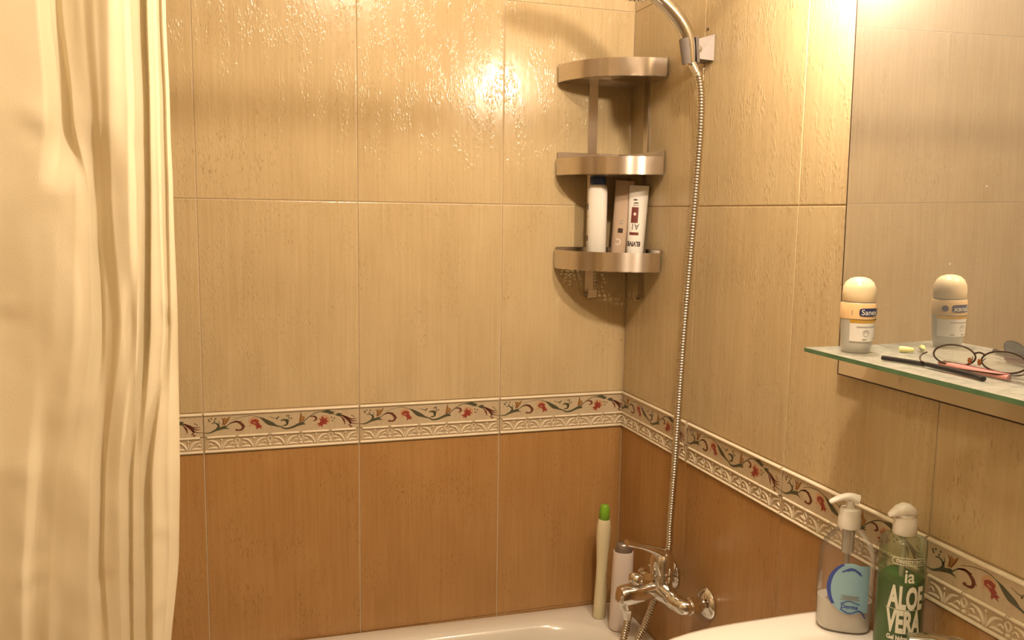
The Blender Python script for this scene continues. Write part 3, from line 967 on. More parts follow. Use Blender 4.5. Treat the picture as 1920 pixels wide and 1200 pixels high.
# ---- bottles on the lowest tray
TZ = 1.3458
def oval_loft(secs, n=32, p=2.4):
    rings = []
    for z, a, b in secs:
        ring = []
        for i in range(n):
            w = 2 * math.pi * i / n
            c, s_ = math.cos(w), math.sin(w)
            q = (abs(c) ** p + abs(s_) ** p) ** (-1 / p)
            ring.append(Vector((a * c * q, b * s_ * q, z)))
        rings.append(ring)
    return loft(rings)
b1 = empty('shampoo_bottle', (-0.1085, -0.068, TZ), 'white bottle with dark blue cap, left on the lowest corner shelf tray', 'bottle')
b1.rotation_euler = (0, 0, R(-30))
mk('bottle_body', oval_loft([(0, 0.0195, 0.0165), (0.003, 0.0215, 0.0185), (0.12, 0.0215, 0.0185), (0.169, 0.0215, 0.0185), (0.177, 0.0205, 0.0175), (0.182, 0.0175, 0.015)]), 'white', b1)
mk('bottle_cap', oval_loft([(0.182, 0.0165, 0.0145), (0.183, 0.0172, 0.0152), (0.198, 0.0172, 0.0152), (0.200, 0.016, 0.014)]), 'bluecap', b1)
for zz, hh, ww, mm_ in ((0.135, 0.014, 0.010, 'navy'), (0.066, 0.012, 0.012, 'maroon'), (0.112, 0.002, 0.010, 'greyink')):
    mk('printed_mark', wrap(patch(ww, hh, 6, 1), 0.0219, 200, zz), mm_, b1)

t2 = empty('beige_tube', (-0.0585, -0.070, TZ), 'pale brownish tube standing between two white containers on the corner shelf', 'tube')
t2.rotation_euler = (0, R(4), R(-35))
def tube_bottle(h, capd, capz, wtop):
    # stands on its cap, flat sealed end up
    secs = []
    for k in range(11):
        s_ = k / 10
        z = capz + (h - capz) * s_
        a = capd * (1 - s_) + wtop * s_
        b = capd * (1 - s_ ** 1.3) + 0.0012 * s_
        secs.append((z, a, b))
    return secs
mk('tube_body', oval_loft(tube_bottle(0.193, 0.0165, 0.012, 0.021), 32, 2.2), 'beigetube', t2)
mk('tube_cap', oval_loft([(0, 0.0165, 0.0165), (0.001, 0.0172, 0.0172), (0.012, 0.0172, 0.0172)], 32, 2.0), 'white', t2)

t3 = empty('conditioner_tube', (-0.030, -0.098, TZ), 'white tube with maroon print standing upside down, right on the corner shelf', 'tube')
t3.rotation_euler = (R(0), R(2), R(-30))
secs3 = tube_bottle(0.182, 0.0185, 0.014, 0.0215)
mk('tube_body', oval_loft(secs3, 32, 2.2), 'white', t3)
mk('tube_cap', oval_loft([(0, 0.0178, 0.0178), (0.001, 0.0184, 0.0184), (0.014, 0.0184, 0.0184)], 32, 2.0), 'white', t3)
def on_tube3(geo, x0, z0):
    def fn(p):
        z = z0 + p.y; x = x0 + p.x
        s_ = max(0, min(1, (z - 0.014) / 0.168))
        a = 0.0185 * (1 - s_) + 0.0215 * s_; b = 0.0185 * (1 - s_ ** 1.3) + 0.0012 * s_
        q = max(0.0, 1 - (min(abs(x) / a, 0.999)) ** 2.2) ** (1 / 2.2)
        return Vector((x, -b * q - 0.0005, z))
    return xf(geo, fn)
def flip180(g): return [Vector((-p.x, -p.y, 0)) for p in g[0]], g[1]
mk('brand_lettering', on_tube3(flip180(text_geo('ELVIVE', 0.0135, 0.72, 0.0006, 'CENTER', 0.004)), -0.003, 0.060), 'ink', t3)
for x, zz, ww, hh, mm_ in ((-0.004, 0.0775, 0.020, 0.0060, 'maroon'), (-0.005, 0.118, 0.015, 0.034, 'maroon'),
                           (-0.006, 0.151, 0.008, 0.003, 'ink'), (-0.004, 0.144, 0.010, 0.0022, 'ink'), (-0.004, 0.139, 0.012, 0.0022, 'greyink'),
                           (-0.004, 0.0325, 0.016, 0.0035, 'greyink')):
    mk('printed_mark', on_tube3(patch(ww, hh, 8, 4), x, zz), mm_, t3)
mk('printed_swirl', on_tube3(flip180(text_geo('A1', 0.019, 0.8, 0.0, 'CENTER', 0.004)), -0.003, 0.099), 'ink', t3)
mk('printed_dot', xf(on_tube3(disc(0.006, 0.007), -0.005, 0.120), lambda p: p + Vector((0, -0.0004, 0))), 'pinkwhite', t3)
# marks on the beige tube
def on_tube2(geo, x0, z0):
    def fn(p):
        z = z0 + p.y; x = x0 + p.x
        s_ = max(0, min(1, (z - 0.012) / 0.181))
        a = 0.0165 * (1 - s_) + 0.021 * s_; b = 0.0165 * (1 - s_ ** 1.3) + 0.0012 * s_
        q = max(0.0, 1 - (min(abs(x) / a, 0.999)) ** 2.2) ** (1 / 2.2)
        return Vector((x, -b * q - 0.0005, z))
    return xf(geo, fn)
for x, zz, ww, hh, mm_ in ((0.002, 0.084, 0.011, 0.010, 'ink'), (0.002, 0.100, 0.009, 0.003, 'greyink'), (0.002, 0.106, 0.008, 0.002, 'greyink')):
    mk('printed_mark', on_tube2(patch(ww, hh, 6, 3), x, zz), mm_, t2)
mk('printed_letter', on_tube2(flip180(text_geo('C', 0.020, 0.9, 0.0, 'CENTER', 0.004)), 0.0, 0.066), 'white', t2)

# ================================================================== SHOWER SET
br = empty('shower_bracket', (0, -0.33, 1.778), 'wedge shaped dull chrome wall bracket holding the hand shower', 'bracket')
wedge = loft([[Vector((0.0, -0.020, -0.024)), Vector((0.0, 0.020, -0.024)), Vector((0.0, 0.020, 0.024)), Vector((0.0, -0.020, 0.024))],
              [Vector((-0.032, -0.012, -0.021)), Vector((-0.032, 0.012, -0.021)), Vector((-0.036, 0.012, 0.013)), Vector((-0.036, -0.012, 0.013))]])
mk('wall_wedge', mv(wedge, (-0.001, 0, 0)), 'plasticchrome', br, smooth=False)
# clamp: open ring around the handle
h0, h1 = Vector((-0.0445, -0.012, -0.031)), Vector((-0.0525, -0.014, 0.014))
ax = (h1 - h0).normalized()
sec = []
side = ax.cross(Vector((0, 1, 0))).normalized(); fr_ = side.cross(ax)
for k in range(25):
    a = R(-60 + 300 * k / 24)
    dirv = side * math.cos(a) + fr_ * math.sin(a)
    sec.append([h0 + dirv * 0.0125, h0 + dirv * 0.0165, h1 + dirv * 0.0185, h1 + dirv * 0.0148])
mk('clamp_ring', loft(sec), 'plasticchrome', br, ang=50)
mk('pivot_screw', rot(mv(lathe([(0, 0), (0.006, 0), (0.006, 0.003), (0.004, 0.004), (0, 0.004)], 16), (0, 0, 0)), R(90), 'X', (0, 0, 0)), 'chrome', br, loc=None).location = (-0.030, -0.012, -0.004)

hs = empty('hand_shower', (-0.0445, -0.342, 1.746), 'chrome hand shower resting in the wall bracket at the top', 'shower head')
hp = crom([(-0.0440, -0.342, 1.744), (-0.0530, -0.344, 1.788), (-0.0745, -0.345, 1.822), (-0.1050, -0.345, 1.849), (-0.1350, -0.346, 1.866), (-0.1600, -0.347, 1.876)], 8)
mk('handle', local(tube(hp, lambda t: 0.0098 + 0.0050 * math.sin(math.pi * min(1, t * 1.1)) ** 0.8, 20), hs), 'chrome', hs)
head = lathe([(0, 0), (0.030, 0.0), (0.036, 0.003), (0.038, 0.008), (0.036, 0.014), (0.026, 0.022), (0.014, 0.027), (0, 0.029)], 36)
hd = mk('spray_head', local(mv(rot(head, R(14), 'Y'), (-0.178, -0.348, 1.857)), hs), 'chrome', hs)
noz = []
for rr, n in ((0.008, 6), (0.016, 12), (0.024, 18)):
    for k in range(n):
        a = 2 * math.pi * k / n
        noz.append(mv(lathe([(0, -0.0012), (0.0009, -0.0012), (0.0013, 0.0005)], 6), (rr * math.cos(a), rr * math.sin(a), 0)))
mk('nozzles', local(mv(rot(join(*noz), R(14), 'Y'), (-0.178, -0.348, 1.857)), hs), 'black', hd)['kind'] = 'stuff'

# hose: from the handle down the wall, behind the mixer, into the bath and back up to its outlet
hpath = crom([(-0.0440, -0.342, 1.746), (-0.036, -0.360, 1.716), (-0.034, -0.368, 1.640), (-0.034, -0.357, 1.469), (-0.034, -0.346, 1.346), (-0.034, -0.3355, 1.219),
              (-0.034, -0.327, 1.067), (-0.034, -0.320, 0.934), (-0.033, -0.3115, 0.835), (-0.033, -0.307, 0.770), (-0.050, -0.300, 0.690), (-0.078, -0.305, 0.625), (-0.103, -0.310, 0.575),
              (-0.118, -0.315, 0.500), (-0.135, -0.320, 0.430), (-0.150, -0.325, 0.440), (-0.145, -0.328, 0.520), (-0.140, -0.330, 0.600), (-0.133, -0.333, 0.650), (-0.133, -0.335, 0.675)], 60)
# even steps along the hose
cum = [0.0]
for a, b in zip(hpath, hpath[1:]): cum.append(cum[-1] + (b - a).length)
LH = cum[-1]; pitch = 0.0056
NR = int(LH / pitch) * 4
even = []; k = 0
for i in range(NR + 1):
    d0 = LH * i / NR
    while k < len(cum) - 2 and cum[k + 1] < d0: k += 1
    t = (d0 - cum[k]) / max(1e-9, cum[k + 1] - cum[k])
    even.append(hpath[k].lerp(hpath[k + 1], t))
hose = empty('shower_hose', tuple(even[-1]), 'ribbed metal shower hose hanging from the wall bracket down to the bath mixer', 'hose')
mk('hose_sleeve', local(tube(even, lambda t: (0.0056, 0.0072, 0.0075, 0.0072)[int(round(t * NR)) % 4], 12), hose), 'hosemetal', hose, ang=75)
def along(p, q, prof, seg=24):
    """lathe from p towards q; prof: (radius, distance)"""
    p, q = Vector(p), Vector(q); ax = (q - p).normalized()
    m = Vector((0, 0, 1)).rotation_difference(ax).to_matrix()
    g = lathe(prof, seg)
    return [m @ v + p for v in g[0]], g[1]
mk('hose_nut', local(along(even[-1] + Vector((0, 0, 0.012)), even[-14], [(0, 0), (0.0095, 0), (0.0105, 0.002), (0.0105, 0.014), (0.008, 0.030), (0, 0.030)], 8), hose), 'chrome', hose)
mk('hose_cone', local(along(even[0] + Vector((0, 0, 0.004)), even[10], [(0, 0), (0.0088, 0), (0.0088, 0.012), (0.0070, 0.034), (0, 0.034)], 20), hose), 'chrome', hose)

# ================================================================== BATH MIXER
mxr = empty('bath_mixer', (0, -0.335, 0.712), 'chrome single lever bath mixer on the right wall above the tub', 'tap')
MZ = 0.714; MX = -0.064
def put(name, geo, m='chrome', ang=40, par=None):
    return mk(name, local(geo, mxr), m, par or mxr, ang=ang)
put('mixer_body', join(
    along((MX, -0.272, MZ), (MX, -0.412, MZ), [(0, 0), (0.014, 0.001), (0.0165, 0.004), (0.0175, 0.03), (0.0215, 0.055), (0.0225, 0.070), (0.0205, 0.09), (0.0170, 0.112), (0.0165, 0.132), (0.014, 0.139), (0, 0.140)], 28),
    along((MX, -0.342, MZ - 0.012), (MX, -0.342, MZ + 0.1), [(0, 0), (0.021, 0.002), (0.0225, 0.02), (0.0225, 0.045), (0.0215, 0.048), (0, 0.048)], 28)))
cart = put('cartridge_dome', along((MX, -0.342, MZ + 0.0365), (MX, -0.342, MZ + 0.2), [(0.0215, 0), (0.0232, 0.0012), (0.0236, 0.010), (0.0232, 0.028), (0.0205, 0.040), (0.0140, 0.047), (0, 0.050)], 28))
lev = crom([(MX + 0.006, -0.342, MZ + 0.070), (MX - 0.014, -0.342, MZ + 0.083), (MX - 0.038, -0.342, MZ + 0.094), (MX - 0.062, -0.342, MZ + 0.101), (MX - 0.080, -0.342, MZ + 0.107)], 6)
put('lever', tube(lev, lambda t: 0.0205 - 0.0105 * min(1, t * 1.5) + 0.002 * max(0, t - 0.6), 20, True, 0.55))
# spout with a squared tip
sp = []
for (x, z, a, b) in ((MX + 0.006, MZ + 0.002, 0.013, 0.013), (MX - 0.010, MZ + 0.003, 0.0150, 0.0150), (MX - 0.030, MZ + 0.002, 0.0180, 0.0170), (MX - 0.060, MZ - 0.001, 0.0190, 0.0185),
                     (MX - 0.082, MZ - 0.003, 0.0190, 0.0190), (MX - 0.090, MZ - 0.004, 0.0178, 0.0175), (MX - 0.094, MZ - 0.007, 0.0130, 0.0125)):
    ring = []
    for i in range(28):
        w = 2 * math.pi * i / 28; c, s_ = math.cos(w), math.sin(w); q = (abs(c) ** 3.2 + abs(s_) ** 3.2) ** (-1 / 3.2)
        ring.append(Vector((x, -0.340 + a * c * q, z + b * s_ * q)))
    sp.append(ring)
spo = put('spout', loft(sp), ang=35)
put('aerator', along((MX - 0.078, -0.340, MZ - 0.020), (MX - 0.078, -0.340, MZ - 0.05), [(0, 0), (0.0115, 0), (0.0115, 0.009), (0.010, 0.011), (0, 0.010)], 24), par=spo)
put('diverter_knob', along((MX - 0.056, -0.340, MZ + 0.012), (MX - 0.056, -0.340, MZ + 0.1), [(0, 0), (0.008, 0), (0.008, 0.007), (0.0145, 0.010), (0.0155, 0.016), (0.0145, 0.024), (0.009, 0.029), (0, 0.030)], 10), par=spo)
put('hose_outlet', along((-0.133, -0.335, MZ - 0.018), (-0.133, -0.335, 0.5), [(0, 0), (0.0105, 0), (0.0105, 0.010), (0.0095, 0.014), (0, 0.014)], 20))
for y in (-0.412, -0.272):
    s_ = -1 if y < -0.34 else 1
    arm = put('union', join(
        tube(crom([(MX, y - s_ * 0.004, MZ), (MX + 0.004, y + s_ * 0.010, MZ), (MX + 0.018, y + s_ * 0.012, MZ - 0.001), (MX + 0.036, y + s_ * 0.006, MZ - 0.003), (-0.004, y + s_ * 0.002, MZ - 0.004)], 6), lambda t: 0.0150 if t < 0.45 else 0.0140, 20),
        along((MX + 0.016, y + s_ * 0.012, MZ), (0.0, y + s_ * 0.005, MZ - 0.003), [(0.0140, 0), (0.0178, 0.001), (0.0178, 0.013), (0.0140, 0.014)], 6)))
    put('wall_flange', along((-0.0005, y + s_ * 0.002, MZ - 0.004), (-0.1, y + s_ * 0.002, MZ - 0.004), [(0, 0), (0.030, 0.0), (0.031, 0.002), (0.029, 0.006), (0.022, 0.011), (0.0125, 0.015)], 32), par=arm)

# ================================================================== BOTTLES ON THE BATH RIM
def rim_z(x): return RIM - x * math.tan(tilt)
tb = empty('tall_bottle', (-0.0790, -0.078, rim_z(-0.0735) + 0.0008), 'tall slim cream bottle with green cap on the bath rim corner', 'bottle')
mk('bottle_body', xf(lathe([(0, 0), (0.0118, 0), (0.0135, 0.002), (0.0138, 0.03), (0.0128, 0.07), (0.0118, 0.105), (0.0118, 0.135), (0.0135, 0.165), (0.0150, 0.195), (0.0150, 0.215), (0.0138, 0.232), (0.0120, 0.2385), (0, 0.2385)], 32),
   lambda p: Vector((p.x * 1.12, p.y * 0.9, p.z))), 'offwhite', tb)
mk('bottle_cap', lathe([(0.0116, 0.2380), (0.0122, 0.2390), (0.0120, 0.256), (0.0105, 0.268), (0.008, 0.2715), (0, 0.2725)], 28), 'greencap', tb)
tb.rotation_euler = (0, R(1.2), 0)
wb = empty('white_bottle', (-0.0560, -0.140, rim_z(-0.05) + 0.0008), 'plain white bottle with dark silver cap standing behind the bath mixer', 'bottle')
mk('bottle_body', oval_loft([(0, 0.0215, 0.0175), (0.003, 0.0245, 0.0200), (0.05, 0.0245, 0.0200), (0.135, 0.0235, 0.0185), (0.182, 0.0228, 0.0178), (0.184, 0.0222, 0.0172)], 36, 2.3), 'pinkwhite', wb)
mk('bottle_cap', oval_loft([(0.1843, 0.0205, 0.0160), (0.189, 0.0198, 0.0155), (0.199, 0.0175, 0.0135), (0.2035, 0.0140, 0.0105), (0.2050, 0.008, 0.006)], 36, 2.2), 'darkcap', wb)
wb.rotation_euler = (0, R(1.0), R(-20))

# ================================================================== BASIN
bs = empty('wash_basin', (0, -1.065, 0.0), 'white ceramic wash basin at the lower right with soap bottles on its ledge', 'basin')
BZ = 0.88
def basin_ring(sc_x, sc_y, z, off=0.0, p=3.0):
    # D-shaped outline: straight back on the wall, rounded front
    P = []
    n = 72
    for i in range(n):
        a = 2 * math.pi * i / n
        c, s_ = math.cos(a), math.sin(a)
        if c > 0:      # towards the wall
            q = (abs(c) ** 9 + abs(s_) ** 9) ** (-1 / 9)
            x = -0.16 + 0.157 * c * q
        else:
            q = (abs(c) ** 2.5 + abs(s_) ** 2.5) ** (-1 / 2.5)
            x = -0.16 + 0.31 * c * q
        y = 0.277 * s_ * q
        P.append(Vector((-0.235 + (x + 0.235) * sc_x, y * sc_y, z)))
    return P
def bowl_ring(a, b, z, cx=-0.275):
    return [Vector((cx + a * math.cos(2 * math.pi * i / 72), b * math.sin(2 * math.pi * i / 72), z)) for i in range(72)]
rg = [basin_ring(0.42, 0.42, BZ - 0.20), basin_ring(0.70, 0.70, BZ - 0.15), basin_ring(0.90, 0.92, BZ - 0.085), basin_ring(0.965, 0.975, BZ - 0.045), basin_ring(0.99, 0.992, BZ - 0.03),
      basin_ring(1.0, 1.0, BZ - 0.022), basin_ring(1.0, 1.0, BZ - 0.012), basin_ring(0.995, 0.996, BZ - 0.005), basin_ring(0.984, 0.987, BZ - 0.001), basin_ring(0.96, 0.965, BZ),
      bowl_ring(0.168, 0.222, BZ), bowl_ring(0.160, 0.214, BZ - 0.003), bowl_ring(0.154, 0.207, BZ - 0.011), bowl_ring(0.145, 0.195, BZ - 0.04), bowl_ring(0.12, 0.16, BZ - 0.09), bowl_ring(0.07, 0.09, BZ - 0.125), bowl_ring(0.022, 0.022, BZ - 0.132)]
mk('basin_body', loft(rg), 'ceramic', bs, ang=50)
mk('basin_drain', mv(lathe([(0, 0.0), (0.02, 0.0), (0.024, 0.002), (0.020, 0.0045), (0, 0.004)], 24), (-0.275, 0, BZ - 0.1315)), 'chrome', bs)
ped = [[Vector((-0.19 + a * math.cos(2 * math.pi * i / 40), a * 0.95 * math.sin(2 * math.pi * i / 40), z)) for i in range(40)] for a, z in ((0.13, 0.0), (0.125, 0.03), (0.085, 0.2), (0.085, 0.5), (0.11, BZ - 0.19))]
mk('pedestal', loft(ped), 'ceramic', bs)
bt = empty('basin_mixer', (-0.078, -1.075, BZ), 'chrome basin mixer lever at the lower right edge beside the green bottle', 'tap')
mk('mixer_body', lathe([(0, 0), (0.026, 0), (0.026, 0.004), (0.023, 0.008), (0.021, 0.05), (0.023, 0.066), (0.022, 0.072), (0, 0.072)], 32), 'chrome', bt)
mk('spout', tube(crom([(-0.008, 0, 0.042), (-0.05, 0, 0.052), (-0.095, 0, 0.046), (-0.108, 0, 0.036)], 8), lambda t: 0.015 - 0.003 * t, 20, True, 0.85), 'chrome', bt)
mk('cartridge_dome', lathe([(0.0225, 0.0725), (0.0235, 0.074), (0.023, 0.088), (0.018, 0.097), (0.008, 0.1015), (0, 0.102)], 32), 'chrome', bt)
mk('lever', tube(crom([(0.004, 0.0, 0.092), (-0.014, 0.008, 0.097), (-0.030, 0.018, 0.097), (-0.044, 0.027, 0.096)], 8), lambda t: 0.014 - 0.003 * t, 20, True, 0.5), 'chrome', bt)

# ---- clear pump soap bottle
pbm = empty('soap_pump_bottle', (-0.046, -0.848, BZ + 0.0008), 'clear pump bottle with white soap and light blue label on the basin', 'bottle')
pbm.rotation_euler = (0, 0, R(-33))
SEC = [(z_, a_ * 0.93, b_ * 0.95) for z_, a_, b_ in [(0.0, 0.0345, 0.0195), (0.003, 0.0375, 0.0225), (0.012, 0.0395, 0.0240), (0.05, 0.0410, 0.0250), (0.10, 0.0412, 0.0250), (0.116, 0.0395, 0.0240), (0.128, 0.0345, 0.0215), (0.138, 0.0265, 0.0180), (0.146, 0.0185, 0.0150), (0.150, 0.0150, 0.0140), (0.153, 0.0142, 0.0140)]]
SP = 2.5
mk('bottle_shell', oval_loft(SEC, 48, SP), 'clear', pbm, ang=60)
def shrink(sec, d, z0, z1):
    out = []
    def at(z):
        for (za, a, b), (zb, c, e) in zip(sec, sec[1:]):
            if za <= z <= zb:
                t = (z - za) / (zb - za); return a + (c - a) * t, b + (e - b) * t
        return sec[-1][1:]
    zs = [z0] + [s_[0] for s_ in sec if z0 < s_[0] < z1] + [z1]
    return [(z, at(z)[0] - d, at(z)[1] - d) for z in zs]
mk('soap_filling', oval_loft(shrink(SEC, 0.0014, 0.002, 0.046), 48, SP), 'soap', pbm, ang=60)
mk('dip_tube', tube([(0, 0, 0.01), (0, 0, 0.08), (0, 0, 0.156)], 0.0034, 12), 'tubeclear', pbm)
mk('inner_sleeve', lathe([(0.0075, 0.112), (0.0085, 0.114), (0.0085, 0.152), (0.0075, 0.153)], 20), 'tubeclear', pbm)
mk('screw_collar', lathe([(0, 0.150), (0.0152, 0.150), (0.0157, 0.152), (0.0155, 0.164), (0.0143, 0.167), (0.0143, 0.174), (0.0133, 0.177), (0.006, 0.178), (0, 0.178)], 32), 'white', pbm)
mk('pump_stem', lathe([(0, 0.177), (0.0058, 0.177), (0.0058, 0.189), (0, 0.189)], 20), 'white', pbm)
ph = crom([(0.0105, 0.0, 0.1905), (0.0, 0.0, 0.1935), (-0.012, -0.003, 0.1925), (-0.025, -0.006, 0.187), (-0.028, -0.0065, 0.1845)], 6)
mk('pump_head', tube(ph, lambda t: 0.0108 - 0.0072 * t ** 0.8, 24, True, 0.62), 'white', pbm, ang=60)
def on_soap(geo, x0, z0, out=0.0006):
    def fn(p):
        z = z0 + p.y; x = x0 + p.x
        a, b = shrink(SEC, 0, z, z + 0.0001)[0][1:]
        q = max(0.0, 1 - min(abs(x) / a, 0.9999) ** SP) ** (1 / SP)
        return Vector((x, -b * q - out, z))
    return xf(geo, fn)
def polyfill(outline, step=0.003):
    """outline polygon in xy, triangulated and cut so that it can bend"""
    bm = bmesh.new()
    bm.faces.new([bm.verts.new((x, y, 0)) for x, y in outline])
    bmesh.ops.triangulate(bm, faces=bm.faces)
    for _ in range(4):
        es = [e for e in bm.edges if e.calc_length() > step]
        if not es: break
        bmesh.ops.subdivide_edges(bm, edges=es, cuts=1); bmesh.ops.triangulate(bm, faces=bm.faces)
    bm.verts.index_update()
    g = ([v.co.copy() for v in bm.verts], [tuple(v.index for v in f.verts) for f in bm.faces]); bm.free()
    return g
# label: a light blue disc cut straight on its right, with a dark blue crescent
out = []
for k in range(31):
    a = R(68 + (300 - 68) * k / 30)
    out.append((0.034 * math.cos(a) * 0.86, 0.0375 * math.sin(a)))
out = [(min(x, 0.020), y) for x, y in out] + [(0.0245, -0.035), (0.0245, 0.0345)]
lab = mk('blue_label', on_soap(polyfill(out, 0.006), 0.004, 0.068), 'labelblue', pbm, ang=60)
cres = []
for k in range(21):
    a = R(112 + 108 * k / 20); cres.append((0.0325 * math.cos(a) * 0.95, 0.0385 * math.sin(a)))
for k in range(21):
    a = R(220 - 108 * k / 20); cres.append((0.0280 * math.cos(a) * 0.95 + 0.001, 0.0365 * math.sin(a)))
mk('blue_crescent', on_soap(polyfill(cres, 0.006), 0.004, 0.068, 0.0009), 'deepblue', lab, ang=60)
def strokes(pts, w, n=8):
    Q = crom([Vector((x, y, 0)) for x, y in pts], n); V = []; F = []
    for i, p in enumerate(Q):
        t = (Q[min(i + 1, len(Q) - 1)] - Q[max(i - 1, 0)]).normalized()
        V += [p + Vector((-t.y, t.x, 0)) * w / 2, p - Vector((-t.y, t.x, 0)) * w / 2]
        if i: F.append((2 * i - 2, 2 * i - 1, 2 * i + 1, 2 * i))
    return V, F
for pts_, w_ in (([(-0.012, 0.024), (0.0, 0.030), (0.012, 0.024)], 0.0018), ([(-0.006, 0.0265), (0.004, 0.028), (0.014, 0.021)], 0.0014),
                 ([(-0.012, -0.022), (0.0, -0.0175), (0.014, -0.022)], 0.0010), ([(-0.012, -0.0300), (0.0, -0.0355), (0.014, -0.0310), (0.022, -0.042)], 0.0014)):
    mk('label_stroke', on_soap(strokes(pts_, w_), 0.004, 0.068, 0.0012), 'deepblue', lab, ang=60)
mk('label_lettering', on_soap(text_geo('Derma', 0.0085, 0.95, 0.0002, 'CENTER', 0.004), 0.004, 0.0395, 0.0012), 'deepblue', lab, ang=60)
mk('label_small_print', on_soap(join(*[mv(patch(w_, 0.0011, 8, 1), (x_, y_, 0)) for x_, y_, w_ in ((0, -0.010, 0.024), (0.001, -0.0125, 0.020), (0.0, -0.015, 0.026))]), 0.004, 0.068, 0.0012), 'greyink', lab, ang=60)

# ---- green gel pump bottle
al = empty('gel_pump_bottle', (-0.052, -0.957, BZ + 0.0008), 'green aloe vera gel bottle with white pump beside the clear soap bottle', 'bottle')
AR = 0.0284
al_prof = [(0, 0), (0.0268, 0.0), (0.0282, 0.002), (AR, 0.006), (AR, 0.170), (0.0278, 0.174), (0.0259, 0.1770), (0.020, 0.1797), (0.0140, 0.181), (0.0130, 0.184)]
mk('bottle_shell', lathe(al_prof, 48), 'greenclear', al, ang=50)
gel = lathe([(0, 0.002), (0.0258, 0.002), (0.0270, 0.004), (0.0272, 0.008), (0.0272, 0.125), (0.0255, 0.1255), (0, 0.1255)], 48)
def slope(p):
    if p.z > 0.12: return Vector((p.x, p.y, p.z - p.x * 0.05 + 0.004 * math.sin(p.x * 120)))
    return p
mk('gel_filling', xf(gel, slope), 'gel', al, ang=50)
mk('dip_tube', tube([(0, 0, 0.01), (0, 0, 0.1), (0, 0, 0.182)], 0.0034, 12), 'tubeclear', al)
mk('screw_collar', lathe([(0, 0.182), (0.0143, 0.182), (0.0147, 0.184), (0.0144, 0.201), (0.0134, 0.2025), (0.0134, 0.2035), (0, 0.2035)], 32), 'white', al)
mk('pump_stem', lathe([(0, 0.2030), (0.0115, 0.2030), (0.0115, 0.2085), (0, 0.2085)], 24), 'white', al)
g = []
for (x, zc, a, b) in ((0.0150, 0.2165, 0.004, 0.003), (0.0135, 0.217, 0.010, 0.0062), (0.006, 0.2195, 0.0135, 0.0095), (-0.004, 0.2210, 0.0135, 0.0100), (-0.014, 0.2185, 0.0110, 0.0085), (-0.022, 0.2145, 0.0080, 0.0052), (-0.0265, 0.2120, 0.0055, 0.0030), (-0.0275, 0.2115, 0.003, 0.0015)):
    g.append([Vector((x, a * math.cos(2 * math.pi * i / 24), zc + b * math.sin(2 * math.pi * i / 24))) for i in range(24)])
mk('pump_head', xf(rot(loft(g), R(-16), 'Z'), lambda p: Vector((p.x * 0.82, p.y * 0.82, 0.2050 + (p.z - 0.2105) * 0.85))), 'white', al, ang=60)
# print: view direction from the bottle to the room
VA = math.degrees(math.atan2(CAM.y + 0.957, CAM.x + 0.052))
PR = AR + 0.0005
mk('print_band', wrap(join(strokes([(-0.0185, 0.0045), (0.0185, 0.0045)], 0.0008), strokes([(-0.0185, -0.0045), (0.0185, -0.0045)], 0.0008), strokes([(-0.0185, 0.0045), (-0.0205, 0.0), (-0.0185, -0.0045)], 0.0008), strokes([(0.0185, 0.0045), (0.0205, 0.0), (0.0185, -0.0045)], 0.0008)), PR, VA + 18, 0.1545), 'aloeprint', al)
mk('print_institute', wrap(mv(text_geo('©INSTITUTO', 0.0064, 0.88, 0.0001, 'CENTER', 0.004), (0, -0.0024, 0)), PR, VA + 18, 0.1545), 'aloeprint', al)
mk('print_ia', wrap(mv(text_geo('ia', 0.025, 0.80, 0.0005, 'CENTER', 0.004), (0, 0, 0)), PR, VA + 20, 0.1275), 'aloeprint', al)
mk('print_aloe', wrap(text_geo('ALOE', 0.040, 0.45, 0.0018, 'CENTER', 0.004), PR, VA + 18, 0.0930), 'aloeprint', al)
mk('print_vera', wrap(text_geo('VERA', 0.040, 0.45, 0.0018, 'CENTER', 0.004), PR, VA + 15, 0.0610), 'aloeprint', al)
mk('print_line', wrap(strokes([(-0.023, 0), (0.0, 0), (0.023, 0)], 0.0007, 16), PR, VA + 14, 0.0910), 'aloeprint', al)
for k, tx in enumerate(('Gel hidratante', 'con extracto', 'de aloe vera')):
    mk('print_small', wrap(text_geo(tx, 0.0085, 0.75, 0.0004, 'CENTER', 0.004), PR, VA + 12, 0.0500 - 0.0098 * k), 'aloeprint', al)

# ================================================================== MIRROR, GLASS SHELF AND WHAT LIES ON IT
mi = empty('mirror', (-0.012, -0.7645, 1.2335), 'large frameless wall mirror on the right wall above the glass shelf', 'mirror')
MW, MH = 0.66, 0.62
mi.rotation_euler = (0, R(-0.78), 0)
PZ = 0.0505                  # the pane stands on the shelf line, a beige board shows below it
mk('mirror_pane', box((0, -MW / 2 - 0.0008, (MH + PZ) / 2), (0.005, MW - 0.0016, MH - PZ)), 'mirror', mi, smooth=False)
mk('lower_board', box((0, -MW / 2 - 0.0008, PZ / 2 + 0.0008), (0.005, MW - 0.0016, PZ - 0.0012)), 'board', mi, smooth=False)
mk('dark_edge', join(box((0, -0.0004, MH / 2), (0.0054, 0.0016, MH)), box((0, -MW / 2, 0.0002), (0.0054, MW, 0.0016))), 'ink', mi, smooth=False)
mk('backing_board', box((0.0055, -MW / 2, MH / 2), (0.006, MW - 0.02, MH - 0.02)), 'darkcap', mi, smooth=False)
for yy, zz in ((-0.05, MH), (-MW + 0.05, MH)):
    mk('mirror_clip', box((0.001, yy, zz + (0.004 if zz else -0.001)), (0.010, 0.012, 0.004), 0.001, 1), 'chrome', mi)

